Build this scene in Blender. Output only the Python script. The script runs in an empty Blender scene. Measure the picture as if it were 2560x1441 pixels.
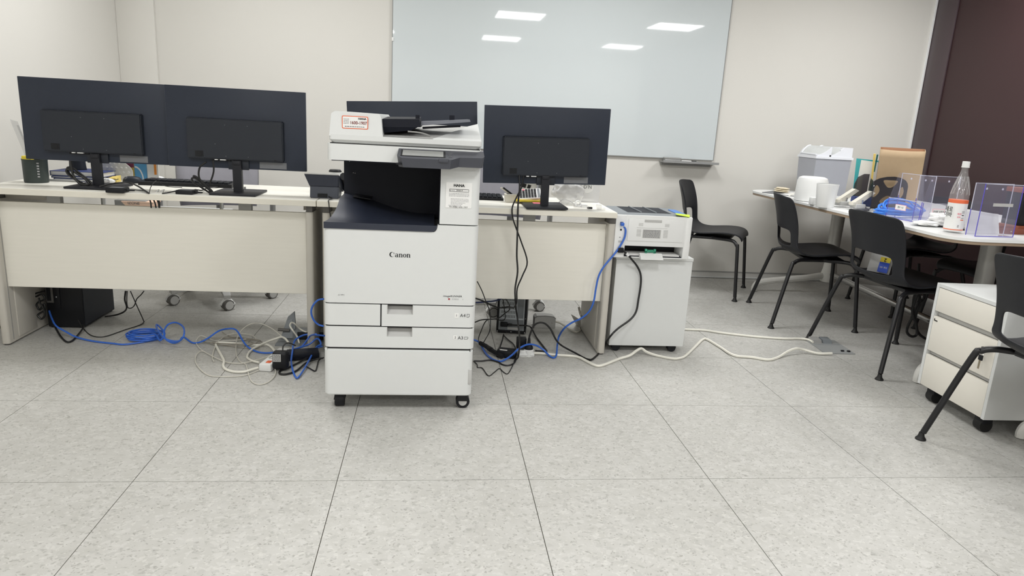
import bpy, bmesh, math, random
from mathutils import Vector, Matrix, noise
random.seed(7)
PI = math.pi
scene = bpy.context.scene
COL = scene.collection

# ------------------------------------------------------------------ camera
F, PITCH, YAW, ROLL, CAMH = 1722.9, .23746, .119227, .055063, 1.11097
_cp, _sp, _cy, _sy = math.cos(PITCH), math.sin(PITCH), math.cos(YAW), math.sin(YAW)
FWD = Vector((_sy*_cp, _cy*_cp, -_sp))
_R0 = Vector((_cy, -_sy, 0)); _U0 = _R0.cross(FWD)
RGT = _R0*math.cos(ROLL) + _U0*math.sin(ROLL)
UPV = -_R0*math.sin(ROLL) + _U0*math.cos(ROLL)
CAM = Vector((0, 0, CAMH))
cam_d = bpy.data.cameras.new('camera'); cam = bpy.data.objects.new('camera', cam_d); COL.objects.link(cam)
cam_d.sensor_fit = 'HORIZONTAL'; cam_d.sensor_width = 36; cam_d.lens = F*36/2560; cam_d.clip_start = .05
m = Matrix((RGT, UPV, -FWD)).transposed().to_4x4(); m.translation = CAM
cam.matrix_world = m
scene.camera = cam

def _ray(u, v): return FWD + RGT*((u-1280)/F) - UPV*((v-720.5)/F)
def fl(u, v, z=0.0):            # survey: where the sight line through (u, v) meets the level plane z
    d = _ray(u, v); return CAM + d*((z-CAMH)/d.z)
def py(u, v, y):                # ... the upright plane at depth y
    d = _ray(u, v); return CAM + d*(y/d.y)
def px(u, v, x):
    d = _ray(u, v); return CAM + d*(x/d.x)

# ------------------------------------------------------------------ world, exposure
vs = scene.view_settings
scene.display_settings.display_device = 'sRGB'
vs.view_transform = 'Standard'; vs.look = 'None'; vs.gamma = 1; vs.use_curve_mapping = False; vs.exposure = -0.06
scene.cycles.transparent_max_bounces = 32
w = bpy.data.worlds.new('world'); scene.world = w; w.use_nodes = True
w.node_tree.nodes['Background'].inputs[0].default_value = (.9, .95, 1, 1)
w.node_tree.nodes['Background'].inputs[1].default_value = .05
LAMP_W = 25.0
CEIL = 2.4
YB, XL, XR, YF = 5.08, -2.1, 3.66, -2.6     # room faces

# ------------------------------------------------------------------ materials
def lin(c):
    c = c/255
    return c/12.92 if c <= .04045 else ((c+.055)/1.055)**2.4
MATS = {}
def mat(name, rgb, rough=.5, metal=0, spec=.5, vary=.06, scale=30, bump=0, bscale=300, coat=0, stretch=None, emit=0):
    if name in MATS: return MATS[name]
    M = bpy.data.materials.new(name); M.use_nodes = True; nt = M.node_tree; n = nt.nodes; l = nt.links
    b = n['Principled BSDF']
    c = tuple(lin(x) for x in rgb)
    tc = n.new('ShaderNodeTexCoord'); mp = n.new('ShaderNodeMapping'); l.new(tc.outputs['Object'], mp.inputs[0])
    if stretch: mp.inputs['Scale'].default_value = stretch
    nz = n.new('ShaderNodeTexNoise'); nz.inputs['Scale'].default_value = scale; nz.inputs['Detail'].default_value = 4
    l.new(mp.outputs[0], nz.inputs['Vector'])
    mx = n.new('ShaderNodeMix'); mx.data_type = 'RGBA'
    mx.inputs[6].default_value = tuple(x*(1-vary) for x in c)+(1,); mx.inputs[7].default_value = tuple(min(1, x*(1+vary)) for x in c)+(1,)
    l.new(nz.outputs['Fac'], mx.inputs[0]); l.new(mx.outputs[2], b.inputs['Base Color'])
    b.inputs['Roughness'].default_value = rough; b.inputs['Metallic'].default_value = metal
    b.inputs['Specular IOR Level'].default_value = spec; b.inputs['Coat Weight'].default_value = coat
    if bump:
        n2 = n.new('ShaderNodeTexNoise'); n2.inputs['Scale'].default_value = bscale; l.new(tc.outputs['Object'], n2.inputs['Vector'])
        bp = n.new('ShaderNodeBump'); bp.inputs['Strength'].default_value = bump; bp.inputs['Distance'].default_value = .002
        l.new(n2.outputs['Fac'], bp.inputs['Height']); l.new(bp.outputs[0], b.inputs['Normal'])
    if emit:
        b.inputs['Emission Color'].default_value = c+(1,); b.inputs['Emission Strength'].default_value = emit
    MATS[name] = M; return M
def clear(name, tint, gloss=.06, rough=.03, body=None, bodyfac=0):     # thin clear sheet: tinted pass-through with a glossy skin
    M = bpy.data.materials.new(name); M.use_nodes = True; nt = M.node_tree; n = nt.nodes; l = nt.links
    for x in list(n): n.remove(x)
    out = n.new('ShaderNodeOutputMaterial'); t = n.new('ShaderNodeBsdfTransparent'); t.inputs[0].default_value = tuple(tint)+(1,)
    g = n.new('ShaderNodeBsdfGlossy'); g.inputs['Roughness'].default_value = rough; g.inputs[0].default_value = (1, 1, 1, 1)
    fr = n.new('ShaderNodeFresnel'); fr.inputs[0].default_value = 1.45
    ge = n.new('ShaderNodeNewGeometry'); iv = n.new('ShaderNodeMath'); iv.operation = 'SUBTRACT'; iv.inputs[0].default_value = 1; l.new(ge.outputs['Backfacing'], iv.inputs[1])
    mu = n.new('ShaderNodeMath'); mu.operation = 'MULTIPLY'; l.new(iv.outputs[0], mu.inputs[0]); l.new(fr.outputs[0], mu.inputs[1])     # only the outer skin mirrors
    mx = n.new('ShaderNodeMixShader'); l.new(mu.outputs[0], mx.inputs[0])
    src = t
    if body:
        d = n.new('ShaderNodeBsdfDiffuse'); d.inputs[0].default_value = tuple(lin(x) for x in body)+(1,)
        m2 = n.new('ShaderNodeMixShader'); m2.inputs[0].default_value = bodyfac; l.new(t.outputs[0], m2.inputs[1]); l.new(d.outputs[0], m2.inputs[2]); src = m2
    l.new(src.outputs[0], mx.inputs[1]); l.new(g.outputs[0], mx.inputs[2]); l.new(mx.outputs[0], out.inputs[0])
    MATS[name] = M; return M

def floor_mat():
    M = bpy.data.materials.new('floor_tile'); M.use_nodes = True; nt = M.node_tree; n = nt.nodes; l = nt.links
    b = n['Principled BSDF']; tc = n.new('ShaderNodeTexCoord'); oi = n.new('ShaderNodeObjectInfo')
    sc = n.new('ShaderNodeVectorMath'); sc.operation = 'SCALE'; sc.inputs[0].default_value = (31, 17, 0); l.new(oi.outputs['Random'], sc.inputs['Scale'])
    ad = n.new('ShaderNodeVectorMath'); ad.operation = 'ADD'; l.new(tc.outputs['Object'], ad.inputs[0]); l.new(sc.outputs[0], ad.inputs[1])
    nz = n.new('ShaderNodeTexNoise'); nz.inputs['Scale'].default_value = 40; nz.inputs['Detail'].default_value = 3; l.new(ad.outputs[0], nz.inputs['Vector'])
    dm = n.new('ShaderNodeVectorMath'); dm.operation = 'SCALE'; dm.inputs['Scale'].default_value = .03; l.new(nz.outputs['Color'], dm.inputs[0])
    a2 = n.new('ShaderNodeVectorMath'); a2.operation = 'ADD'; l.new(ad.outputs[0], a2.inputs[0]); l.new(dm.outputs[0], a2.inputs[1])
    def chips(scale, stretch, lo, hi, cl, ch, prev):
        mp = n.new('ShaderNodeMapping'); mp.inputs['Scale'].default_value = stretch; l.new(a2.outputs[0], mp.inputs[0])
        vo = n.new('ShaderNodeTexVoronoi'); vo.inputs['Scale'].default_value = scale; l.new(mp.outputs[0], vo.inputs['Vector'])
        sp = n.new('ShaderNodeSeparateColor'); l.new(vo.outputs['Color'], sp.inputs[0])
        for th, col, mode in ((lo, cl, 'LESS_THAN'), (hi, ch, 'GREATER_THAN')):
            mt = n.new('ShaderNodeMath'); mt.operation = mode; mt.inputs[1].default_value = th; l.new(sp.outputs[0], mt.inputs[0])
            ml = n.new('ShaderNodeMath'); ml.operation = 'MULTIPLY'; ml.inputs[1].default_value = .6; l.new(mt.outputs[0], ml.inputs[0])
            mx = n.new('ShaderNodeMix'); mx.data_type = 'RGBA'; l.new(ml.outputs[0], mx.inputs[0])
            if isinstance(prev, tuple): mx.inputs[6].default_value = prev
            else: l.new(prev, mx.inputs[6])
            mx.inputs[7].default_value = tuple(lin(x) for x in col)+(1,); prev = mx.outputs[2]
        return prev
    n0 = n.new('ShaderNodeTexNoise'); n0.inputs['Scale'].default_value = 14; n0.inputs['Detail'].default_value = 8; n0.inputs['Roughness'].default_value = .7; l.new(ad.outputs[0], n0.inputs['Vector'])
    cr = n.new('ShaderNodeValToRGB'); cr.color_ramp.elements[0].position = .35; cr.color_ramp.elements[1].position = .65
    cr.color_ramp.elements[0].color = tuple(lin(x) for x in (177, 176, 171))+(1,); cr.color_ramp.elements[1].color = tuple(lin(x) for x in (187, 186, 182))+(1,)
    l.new(n0.outputs['Fac'], cr.inputs[0])
    p = chips(62, (1, 1.25, 1), .10, .88, (171, 170, 166), (193, 192, 188), cr.outputs[0])
    p = chips(120, (1, 1.3, 1), .05, .94, (155, 154, 149), (198, 197, 192), p)
    p = chips(210, (1, 1.15, 1), .035, .97, (138, 136, 131), (196, 195, 191), p)
    l.new(p, b.inputs['Base Color']); b.inputs['Roughness'].default_value = .42; b.inputs['Specular IOR Level'].default_value = .35
    return M

FLOOR = floor_mat()
WALL = mat('wall_paint', (219, 217, 211), .75, vary=.012, scale=3, bump=.08, bscale=500)
CEILM = mat('ceiling_paint', (228, 228, 224), .85, vary=.02, scale=4)
MAROON = mat('maroon_film', (54, 33, 35), .48, vary=.06, scale=2, spec=.5)
MAROON2 = mat('maroon_trim', (74, 62, 66), .28, vary=.04, scale=2)
GROUT = mat('tile_joint', (112, 108, 98), .9)
BBD = mat('baseboard_grey', (205, 204, 200), .6)
WHITE = mat('white_plastic', (217, 219, 218), .42, vary=.012)
WHITE2 = mat('bright_white_plastic', (232, 233, 232), .35, vary=.012)
OFFW = mat('offwhite_plastic', (214, 210, 198), .45, vary=.015)
CREAM = mat('cream_laminate', (232, 229, 219), .4, vary=.03, scale=6, stretch=(1, 1, 14))
CREAMTOP = mat('cream_top', (233, 231, 222), .35, vary=.02, scale=5, stretch=(1, 12, 1))
EDGE = mat('cream_edge', (228, 224, 212), .45, vary=.02)
LEG = mat('warm_grey_metal', (194, 190, 181), .45, vary=.02)
PHONEM = mat('phone_grey', (56, 61, 73), .45, vary=.03)
SOCKM = mat('socket_grey', (150, 152, 152), .5)
BEADM = mat('dark_grey_trim', (95, 93, 90), .5)
GREYP = mat('mid_grey_plastic', (150, 150, 148), .5)
LGREY = mat('light_grey_plastic', (186, 186, 184), .5)
LILAC = mat('lilac_grey_mesh', (152, 151, 158), .8, bump=.3, bscale=900)
MON = mat('monitor_black', (43, 49, 62), .5, spec=.35, vary=.05, bump=.05, bscale=900)
MONB = mat('monitor_cover', (39, 43, 51), .5, spec=.35, vary=.05)
MONS = mat('monitor_stand', (31, 32, 38), .5, spec=.35)
BLACK = mat('black_plastic', (23, 24, 28), .5, vary=.1, spec=.3)
CHAIRM = mat('chair_black', (27, 28, 33), .5, spec=.35, vary=.06, bump=.06, bscale=900)
BLKMET = mat('black_metal', (22, 22, 25), .38, vary=.1)
RUBBER = mat('black_rubber', (20, 20, 20), .6, vary=.1)
NAVY = mat('charcoal_navy', (41, 46, 60), .42, vary=.06)
NAVYD = mat('deep_navy', (17, 20, 31), .5, spec=.25, vary=.06)
PANEL = mat('panel_grey', (68, 70, 78), .45)
SCREEN = mat('dull_lcd', (150, 152, 150), .25)
LABELG = mat('label_grey', (112, 114, 118), .5)
PAPER = mat('paper', (234, 234, 232), .7, vary=.015)
INK = mat('ink_black', (28, 28, 30), .7)
INKG = mat('ink_grey', (120, 120, 122), .7)
INKL = mat('ink_light', (168, 168, 170), .7)
RED = mat('ink_red', (160, 40, 48), .6)
REDB = mat('ink_redbrown', (120, 52, 48), .6)
ORANGE = mat('label_orange', (226, 106, 62), .6)
BLUE = mat('blue_cable', (52, 104, 200), .45, vary=.08)
BLUE2 = mat('bright_blue_cable', (62, 132, 226), .45, vary=.08)
WCAB = mat('white_cable', (228, 226, 216), .5)
BCAB = mat('black_cable', (24, 24, 25), .5)
GCAB = mat('grey_cable', (206, 203, 193), .5)
STEEL = mat('grey_steel', (188, 194, 198), .5, metal=0)
STEELD = mat('dark_steel', (124, 129, 133), .5, metal=0)
CHROME = mat('chrome', (200, 200, 200), .22, metal=1)
ALU = mat('aluminium', (170, 171, 171), .4, metal=.6)
KRAFT = mat('kraft_board', (180, 156, 124), .75, vary=.05, scale=40)
KRAFTD = mat('kraft_inner', (140, 98, 68), .8)
TEAL = mat('teal_card', (70, 178, 184), .6)
TEALD = mat('dark_teal_card', (30, 120, 120), .6)
YELLOW = mat('yellow_card', (232, 206, 116), .6)
YELL2 = mat('sharp_yellow', (228, 206, 60), .6)
PINK = mat('pink_note', (236, 120, 140), .6)
PINKL = mat('pale_pink', (240, 190, 196), .6)
LIME = mat('lime_note', (190, 220, 60), .6)
GREEN = mat('printer_green', (60, 150, 120), .5)
BLUEPL = mat('panel_blue', (70, 120, 190), .4)
NAVYBK = mat('navy_book', (48, 62, 112), .6)
BROWN = mat('brown_leather', (128, 70, 52), .5, vary=.1)
PEACH = mat('peach_box', (238, 204, 180), .6)
MAG = mat('maroon_card', (120, 44, 76), .6)
SKY = mat('sky_card', (88, 158, 206), .6)
ORNG2 = mat('orange_card', (238, 150, 60), .6)
DGREEN = mat('dark_green_tin', (42, 52, 50), .5, vary=.25, scale=25)
TUBG = mat('bin_grey', (164, 166, 174), .5, vary=.015)
TUBW = mat('bin_white', (232, 234, 240), .4, vary=.01)
TUBL = mat('bin_flap', (200, 203, 203), .45)
BRASS = mat('steel_key', (160, 150, 130), .35, metal=.8)
BLUEPK = mat('packet_blue', (40, 80, 190), .5)
PURPLE = mat('acrylic_edge', (96, 88, 190), .3)
EDGEW = mat('acrylic_edge_light', (206, 206, 220), .2)
ACRYL = clear('clear_acrylic', (.975, .975, .988), body=(205, 205, 228), bodyfac=.05)
CLEARB = clear('clear_plastic', (.965, .965, .965), body=(225, 225, 225), bodyfac=.13, rough=.08)
FILMB = clear('cloudy_plastic', (.9, .9, .9), body=(232, 232, 232), bodyfac=.5, rough=.3)
SMOKY = clear('smoky_acrylic', (.42, .42, .45), body=(90, 90, 96), bodyfac=.2)
BOARD = mat('whiteboard_glass', (208, 215, 217), .03, vary=.006, scale=2, spec=.6)
DIFF = mat('lamp_diffuser', (250, 250, 250), .6, emit=1.0)

# ------------------------------------------------------------------ builders
class B:
    def __init__(s): s.bm = bmesh.new()
    def box(s, x0, x1, y0, y1, z0, z1, bev=0, seg=2, rot=None, pick=None):
        c = Vector(((x0+x1)/2, (y0+y1)/2, (z0+z1)/2))
        M = Matrix.Translation(c)
        if rot is not None: M = M @ rot.to_4x4()
        M = M @ Matrix.Diagonal((abs(x1-x0), abs(y1-y0), abs(z1-z0), 1))
        g = bmesh.ops.create_cube(s.bm, size=1, matrix=M)
        if bev:
            es = {e for v in g['verts'] for e in v.link_edges}
            if pick: es = {e for e in es if pick(e)}
            bmesh.ops.bevel(s.bm, geom=list(es), offset=bev, segments=seg, profile=.5, affect='EDGES')
        return s
    def hexa(s, P):             # 4 bottom + 4 top points, same winding
        v = [s.bm.verts.new(p) for p in P]
        for f in ((3, 2, 1, 0), (4, 5, 6, 7), (0, 1, 5, 4), (1, 2, 6, 5), (2, 3, 7, 6), (3, 0, 4, 7)): s.bm.faces.new([v[i] for i in f])
        return s
    def poly(s, P):
        s.bm.faces.new([s.bm.verts.new(p) for p in P]); return s
    def prism(s, P, d):         # polygon of 3-D points pushed along d
        d = Vector(d); a = [s.bm.verts.new(p) for p in P]; b = [s.bm.verts.new(Vector(p)+d) for p in P]; n = len(P)
        fs = [s.bm.faces.new(a), s.bm.faces.new(list(reversed(b)))]
        for i in range(n): fs.append(s.bm.faces.new([a[(i+1) % n], a[i], b[i], b[(i+1) % n]]))
        return s
    def ring(s, loops, closed=False, cap=True):
        L = [[s.bm.verts.new(p) for p in lp] for lp in loops]; n = len(L[0])
        for k in range(len(L)-1 + (1 if closed else 0)):
            a, b = L[k], L[(k+1) % len(L)]
            for i in range(n): s.bm.faces.new([a[i], a[(i+1) % n], b[(i+1) % n], b[i]])
        if cap and not closed:
            s.bm.faces.new(list(reversed(L[0]))); s.bm.faces.new(L[-1])
        return s
    def lathe(s, prof, c=(0, 0, 0), seg=20, axis='Z', cap=True):
        c = Vector(c); lo = []
        for r, h in prof:
            lp = []
            for i in range(seg):
                a = 2*PI*i/seg; p = (r*math.cos(a), r*math.sin(a), h)
                if axis == 'X': p = (p[2], p[0], p[1])
                if axis == 'Y': p = (p[1], p[2], p[0])
                lp.append(c+Vector(p))
            lo.append(lp)
        return s.ring(lo, cap=cap)
    def cyl(s, p0, p1, r0, r1=None, seg=12):
        return s.tube([p0, p1], r0, seg, smooth=0, r_end=r1)
    def tube(s, pts, r, seg=7, smooth=5, closed=False, r_end=None, flat=1):
        P = [Vector(p) for p in pts]
        if smooth and len(P) > 2: P = crom(P, smooth, closed)
        n = len(P); lo = []; up = None
        for i in range(n):
            t = (P[(i+1) % n]-P[i-1]) if closed else (P[min(i+1, n-1)]-P[max(i-1, 0)])
            if t.length < 1e-9: t = Vector((0, 0, 1))
            t.normalize()
            if up is None: up = t.cross(Vector((0, 0, 1)) if abs(t.z) < .9 else Vector((1, 0, 0))).normalized()
            up = (up - t*up.dot(t)); up = up.normalized() if up.length > 1e-6 else t.orthogonal().normalized()
            bi = t.cross(up); rr = r if r_end is None else r+(r_end-r)*i/(n-1)
            lo.append([P[i]+(up*math.cos(2*PI*k/seg)+bi*(flat*math.sin(2*PI*k/seg)))*rr for k in range(seg)])
        return s.ring(lo, closed=closed)
    def grid(s, f, nu, nv, skip=None):
        V = [[s.bm.verts.new(f(i/nu, j/nv)) for j in range(nv+1)] for i in range(nu+1)]
        for i in range(nu):
            for j in range(nv):
                if skip and skip(i, j): continue
                s.bm.faces.new([V[i][j], V[i+1][j], V[i+1][j+1], V[i][j+1]])
        return s
    def ico(s, c, r, sub=2, sc=(1, 1, 1), amp=0, freq=3, seed=0):
        g = bmesh.ops.create_icosphere(s.bm, subdivisions=sub, radius=1)
        for v in g['verts']:
            k = 1+amp*noise.noise(v.co*freq+Vector((seed, 0, 0)))
            v.co = Vector(c)+Vector((v.co.x*sc[0], v.co.y*sc[1], v.co.z*sc[2]))*(r*k)
        return s
    def turn(s, M): bmesh.ops.transform(s.bm, matrix=M, verts=s.bm.verts[:]); return s

def crom(P, k, closed=False):
    n = len(P); out = []
    for i in range(n if closed else n-1):
        p0 = P[i-1] if (closed or i > 0) else P[0]*2-P[1]
        p1, p2 = P[i], P[(i+1) % n]
        p3 = P[(i+2) % n] if (closed or i+2 < n) else P[-1]*2-P[-2]
        for j in range(k):
            t = j/k
            out.append(.5*((2*p1)+(p2-p0)*t+(2*p0-5*p1+4*p2-p3)*t*t+(3*p1-p0-3*p2+p3)*t*t*t))
    if not closed: out.append(P[-1].copy())
    return out
def rrect(x0, x1, z0, z1, r, n=4, corners=(1, 1, 1, 1)):   # rounded outline, corners bl, br, tr, tl
    out = []
    for k, (cx, cz, a0) in enumerate(((x0+r, z0+r, PI), (x1-r, z0+r, 1.5*PI), (x1-r, z1-r, 0), (x0+r, z1-r, .5*PI))):
        if corners[k]:
            for i in range(n+1):
                a = a0+.5*PI*i/n; out.append((cx+r*math.cos(a), cz+r*math.sin(a)))
        else: out.append(((x0, x1, x1, x0)[k], (z0, z0, z1, z1)[k]))
    return out

def root_of(o):
    while o.parent: o = o.parent
    return o
BASE = {}
def thing(name, label, cat, loc=(0, 0, 0), rz=0, group=None):
    o = bpy.data.objects.new(name, None); COL.objects.link(o)
    o.empty_display_size = .05
    o.location = loc; o.rotation_euler = (0, 0, rz); tag(o, label, cat, group)
    BASE[o.name] = Matrix.Translation(Vector(loc)) @ Matrix.Rotation(rz, 4, 'Z')
    return o
def tag(o, label=None, cat=None, group=None, kind=None):
    if label: o['label'] = label
    if cat: o['category'] = cat
    if group: o['group'] = group
    if kind: o['kind'] = kind
    return o
def obj(name, b, m, parent=None, ang=35, local=False, label=None, cat=None, group=None, kind=None, subsurf=0):
    bm = b.bm if isinstance(b, B) else None
    if bm is not None:
        bmesh.ops.recalc_face_normals(bm, faces=bm.faces[:])
        me = bpy.data.meshes.new(name); bm.to_mesh(me); bm.free()
    else: me = b
    o = bpy.data.objects.new(name, me); COL.objects.link(o)
    if parent:
        if not local and root_of(parent).name in BASE: me.transform(BASE[root_of(parent).name].inverted())
        o.parent = parent
    elif not local and len(me.vertices):        # top-level single mesh: origin at its base
        c = sum((v.co for v in me.vertices), Vector())/len(me.vertices); c.z = min(v.co.z for v in me.vertices)
        me.transform(Matrix.Translation(-c)); o.location = c
        BASE[o.name] = Matrix.Translation(c)
    me.materials.append(m)
    me.shade_smooth(); me.set_sharp_from_angle(angle=math.radians(ang))
    return tag(o, label, cat, group, kind)
def copy_tree(o, parent=None):
    c = o.copy(); COL.objects.link(c)
    if parent: c.parent = parent
    for ch in o.children: copy_tree(ch, c)
    return c
FRONT = Matrix.Rotation(PI/2, 4, 'X')           # text that faces -y
def text(name, s, loc, size, m, parent, rot=FRONT, align='CENTER', off=0, ext=.0002, sx=1, sp=1):
    cu = bpy.data.curves.new('t', 'FONT'); cu.body = s; cu.size = size; cu.align_x = align; cu.align_y = 'CENTER'
    cu.offset = off; cu.extrude = ext; cu.resolution_u = 3; cu.space_character = sp
    o = bpy.data.objects.new('t', cu); COL.objects.link(o)
    bpy.context.view_layer.update()
    me = bpy.data.meshes.new_from_object(o.evaluated_get(bpy.context.evaluated_depsgraph_get()))
    bpy.data.objects.remove(o); bpy.data.curves.remove(cu)
    me.name = name; me.materials.clear()
    me.transform(Matrix.Translation(Vector(loc)) @ rot @ Matrix.Diagonal((sx, 1, 1, 1)))
    return obj(name, me, m, parent)
def lines(name, rows, y, m, parent, seed=1):    # rows of illegibly small print: (x0, x1, z, h)
    rnd = random.Random(seed); b = B()
    for x0, x1, z, h in rows:
        x = x0
        while x < x1:
            wd = rnd.uniform(1.0, 3.2)*h; b.box(x, min(x+wd, x1), y-.0003, y, z-h/2, z+h/2); x += wd+h*.7
    return obj(name, b, m, parent, kind='stuff')
def struct(name, b, m, **k): return obj(name, b, m, kind='structure', **k)

# ================================================================== ROOM
fo = struct('floor', B().box(XL-.1, XR+.1, YF-.1, YB+.1, -.1, -.004), GROUT)
tb = B().box(-.2988, .2988, -.2988, .2988, -.004, 0); tile_me = None
TX0, TY0 = -.87525, 1.97456
for i in range(-2, 8):
    for j in range(-8, 6):
        x0 = max(TX0+(i)*.6, XL); x1 = min(TX0+(i+1)*.6, XR); y0 = max(TY0+j*.6, YF); y1 = min(TY0+(j+1)*.6, YB)
        if x1-x0 < .02 or y1-y0 < .02: continue
        if x1-x0 > .599 and y1-y0 > .599:
            if tile_me is None:
                o = obj('tile', tb, FLOOR, local=True); tile_me = o.data
            else:
                o = bpy.data.objects.new('tile', tile_me); COL.objects.link(o)
            o.parent = fo; o.location = (x0+.3-fo.location.x, y0+.3-fo.location.y, -fo.location.z)
        else:
            cx, cy = (x0+x1)/2, (y0+y1)/2
            o = obj('tile', B().box(x0-cx+.0012, x1-cx-.0012, y0-cy+.0012, y1-cy-.0012, -.004, 0), FLOOR, local=True)
            o.parent = fo; o.location = (cx-fo.location.x, cy-fo.location.y, -fo.location.z)
struct('ceiling', B().box(XL-.1, XR+.1, YF-.1, YB+.1, CEIL, CEIL+.1), CEILM)
struct('wall_back', B().box(XL-.1, XR+.1, YB, YB+.1, 0, CEIL), WALL)
struct('wall_left', B().box(XL-.1, XL, YF, YB, 0, CEIL), WALL)
struct('wall_right', B().box(XR, XR+.1, YF, YB, 0, CEIL), MAROON)
struct('wall_front', B().box(XL, XR, YF-.1, YF, 0, CEIL), WALL)  # unseen wall behind the camera, set nearer to bounce fill light
struct('trim_1', B().box(XL, -1.862, YB-.03, YB, 0, CEIL, .004), WALL)
struct('baseboard_back', B().box(-1.862, XR-.03, YB-.004, YB, .004, .05), BBD)
struct('trim_5', B().box(-1.862, XR-.03, YB-.006, YB-.004, .046, .054), GREYP)
struct('trim_2', B().box(-1.862, XR-.03, YB-.014, YB-.004, .004, .012), WHITE)
struct('trim_3', B().box(XR-.012, XR, YB-.22, YB-.004, .0, CEIL, .002), MAROON2)
struct('trim_4', B().box(XR-.03, XR-.013, YB-.012, YB, 0, CEIL, .002), WHITE2)

# ceiling lights; the four near the middle show up mirrored in the whiteboard
LIT = {(1, 1): 'square ceiling panel light mirrored at upper left of the whiteboard', (1, 2): 'square ceiling panel light mirrored at lower left of the whiteboard',
       (2, 1): 'square ceiling panel light mirrored at upper right of the whiteboard', (2, 2): 'square ceiling panel light mirrored at lower right of the whiteboard'}
for ix, x in enumerate((-1.0, 1.0, 3.0)):
    for iy, y in enumerate((3.75, 1.03, -1.55)):
        t = thing('ceiling_light', LIT.get((ix, iy), 'square ceiling panel light outside the picture, lighting the room'), 'light', (x, y, CEIL),
                  group='square ceiling panel lights')
        f = B(); 
        for a in ((-.31, .31, -.31, -.29), (-.31, .31, .29, .31), (-.31, -.29, -.29, .29), (.29, .31, -.29, .29)): f.box(x+a[0], x+a[1], y+a[2], y+a[3], CEIL-.012, CEIL)
        obj('frame', f, WHITE2, t)
        obj('diffuser', B().box(x-.29, x+.29, y-.29, y+.29, CEIL-.006, CEIL), DIFF, t)
        ld = bpy.data.lights.new('panel_lamp', 'AREA'); ld.shape = 'SQUARE'; ld.size = .58; ld.energy = LAMP_W; ld.color = (1, .995, .985)
        lo = bpy.data.objects.new('panel_lamp', ld); COL.objects.link(lo); lo.parent = t; lo.location = (0, 0, -.008)

# ------------------------------------------------------------------ whiteboard
WBX0, WBX1, WBZ0, WBZ1 = -.313, 2.07, .905, 2.12
yb = YB-.02
t = thing('whiteboard', 'big frameless glass whiteboard on the back wall reflecting ceiling lights', 'whiteboard', ((WBX0+WBX1)/2, YB, WBZ0))
obj('board', B().box(WBX0, WBX1, yb, YB-.001, WBZ0, WBZ1, .002, 1), BOARD, t)
e = B(); q = .0035
e.box(WBX0-q, WBX0, yb-.001, YB-.001, WBZ0-q, WBZ1); e.box(WBX1, WBX1+q, yb-.001, YB-.001, WBZ0-q, WBZ1); e.box(WBX0, WBX1, yb-.001, YB-.001, WBZ0-q, WBZ0)
obj('edge_strip', e, GREYP, t)
obj('clip', B().box(WBX0-.004, WBX0+.008, yb-.006, YB-.001, 1.60, 1.625, .002), WHITE2, t)
TY = yb-.085
t = thing('marker_tray', 'narrow aluminium marker tray under the lower right corner of the whiteboard', 'tray', (1.87, YB, .87))
tr = B().prism([(1.66, TY, .876), (1.66, TY, .893), (1.66, TY+.006, .893), (1.66, TY+.008, .881), (1.66, YB-.001, .881), (1.66, YB-.001, .876)], (.425, 0, 0))
obj('shelf', tr, ALU, t)
obj('bracket', B().box(1.67, 2.05, YB-.03, YB-.001, .855, .876), GREYP, t)
E1 = thing('board_eraser', 'small grey board eraser lying on the marker tray', 'eraser', (1.735, TY+.04, .881))
obj('pad', B().box(1.675, 1.795, TY+.012, TY+.06, .8815, .901, .002), ALU, E1)
obj('grip', B().box(1.672, 1.798, TY+.01, TY+.062, .901, .914, .004), GREYP, E1)
E2 = thing('marker_pen', 'white board marker with black cap beside the eraser', 'marker', (1.87, TY+.03, .881))
obj('barrel', B().lathe([(.006, 0), (.0075, .004), (.0075, .075)], (1.805, TY+.03, .8895), 12, 'X'), WHITE2, E2)
obj('cap', B().lathe([(.008, 0), (.008, .036), (.006, .04)], (1.88, TY+.03, .8895), 12, 'X'), INK, E2)

# ================================================================== COPIER
CY = 2.5
cp = thing('multifunction_copier', 'tall white floor-standing office copier in the middle of the picture', 'copier', (-.113, CY+.3, 0))
def plan(x0, x1, y0, y1, z0, z1, r=.022, left=1, right=1, b=None):
    P = [(x, y, z0) for x, y in rrect(x0, x1, y0, y1, r, 4, (left, right, 0, 0))]
    return (b or B()).prism(P, (0, 0, z1-z0))
XA, XZ = -.393, .165
obj('body', B().box(XA+.006, XZ-.006, CY+.03, CY+.6, .07, .70).box(.022, XZ-.004, CY+.03, CY+.598, .69, .96).box(-.359, XZ-.02, CY+.36, CY+.595, .69, .95), WHITE, cp)
def vf(e):      # front upright edges
    a, b2 = e.verts; return abs(a.co.x-b2.co.x) < 1e-5 and abs(a.co.y-b2.co.y) < 1e-5
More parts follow.
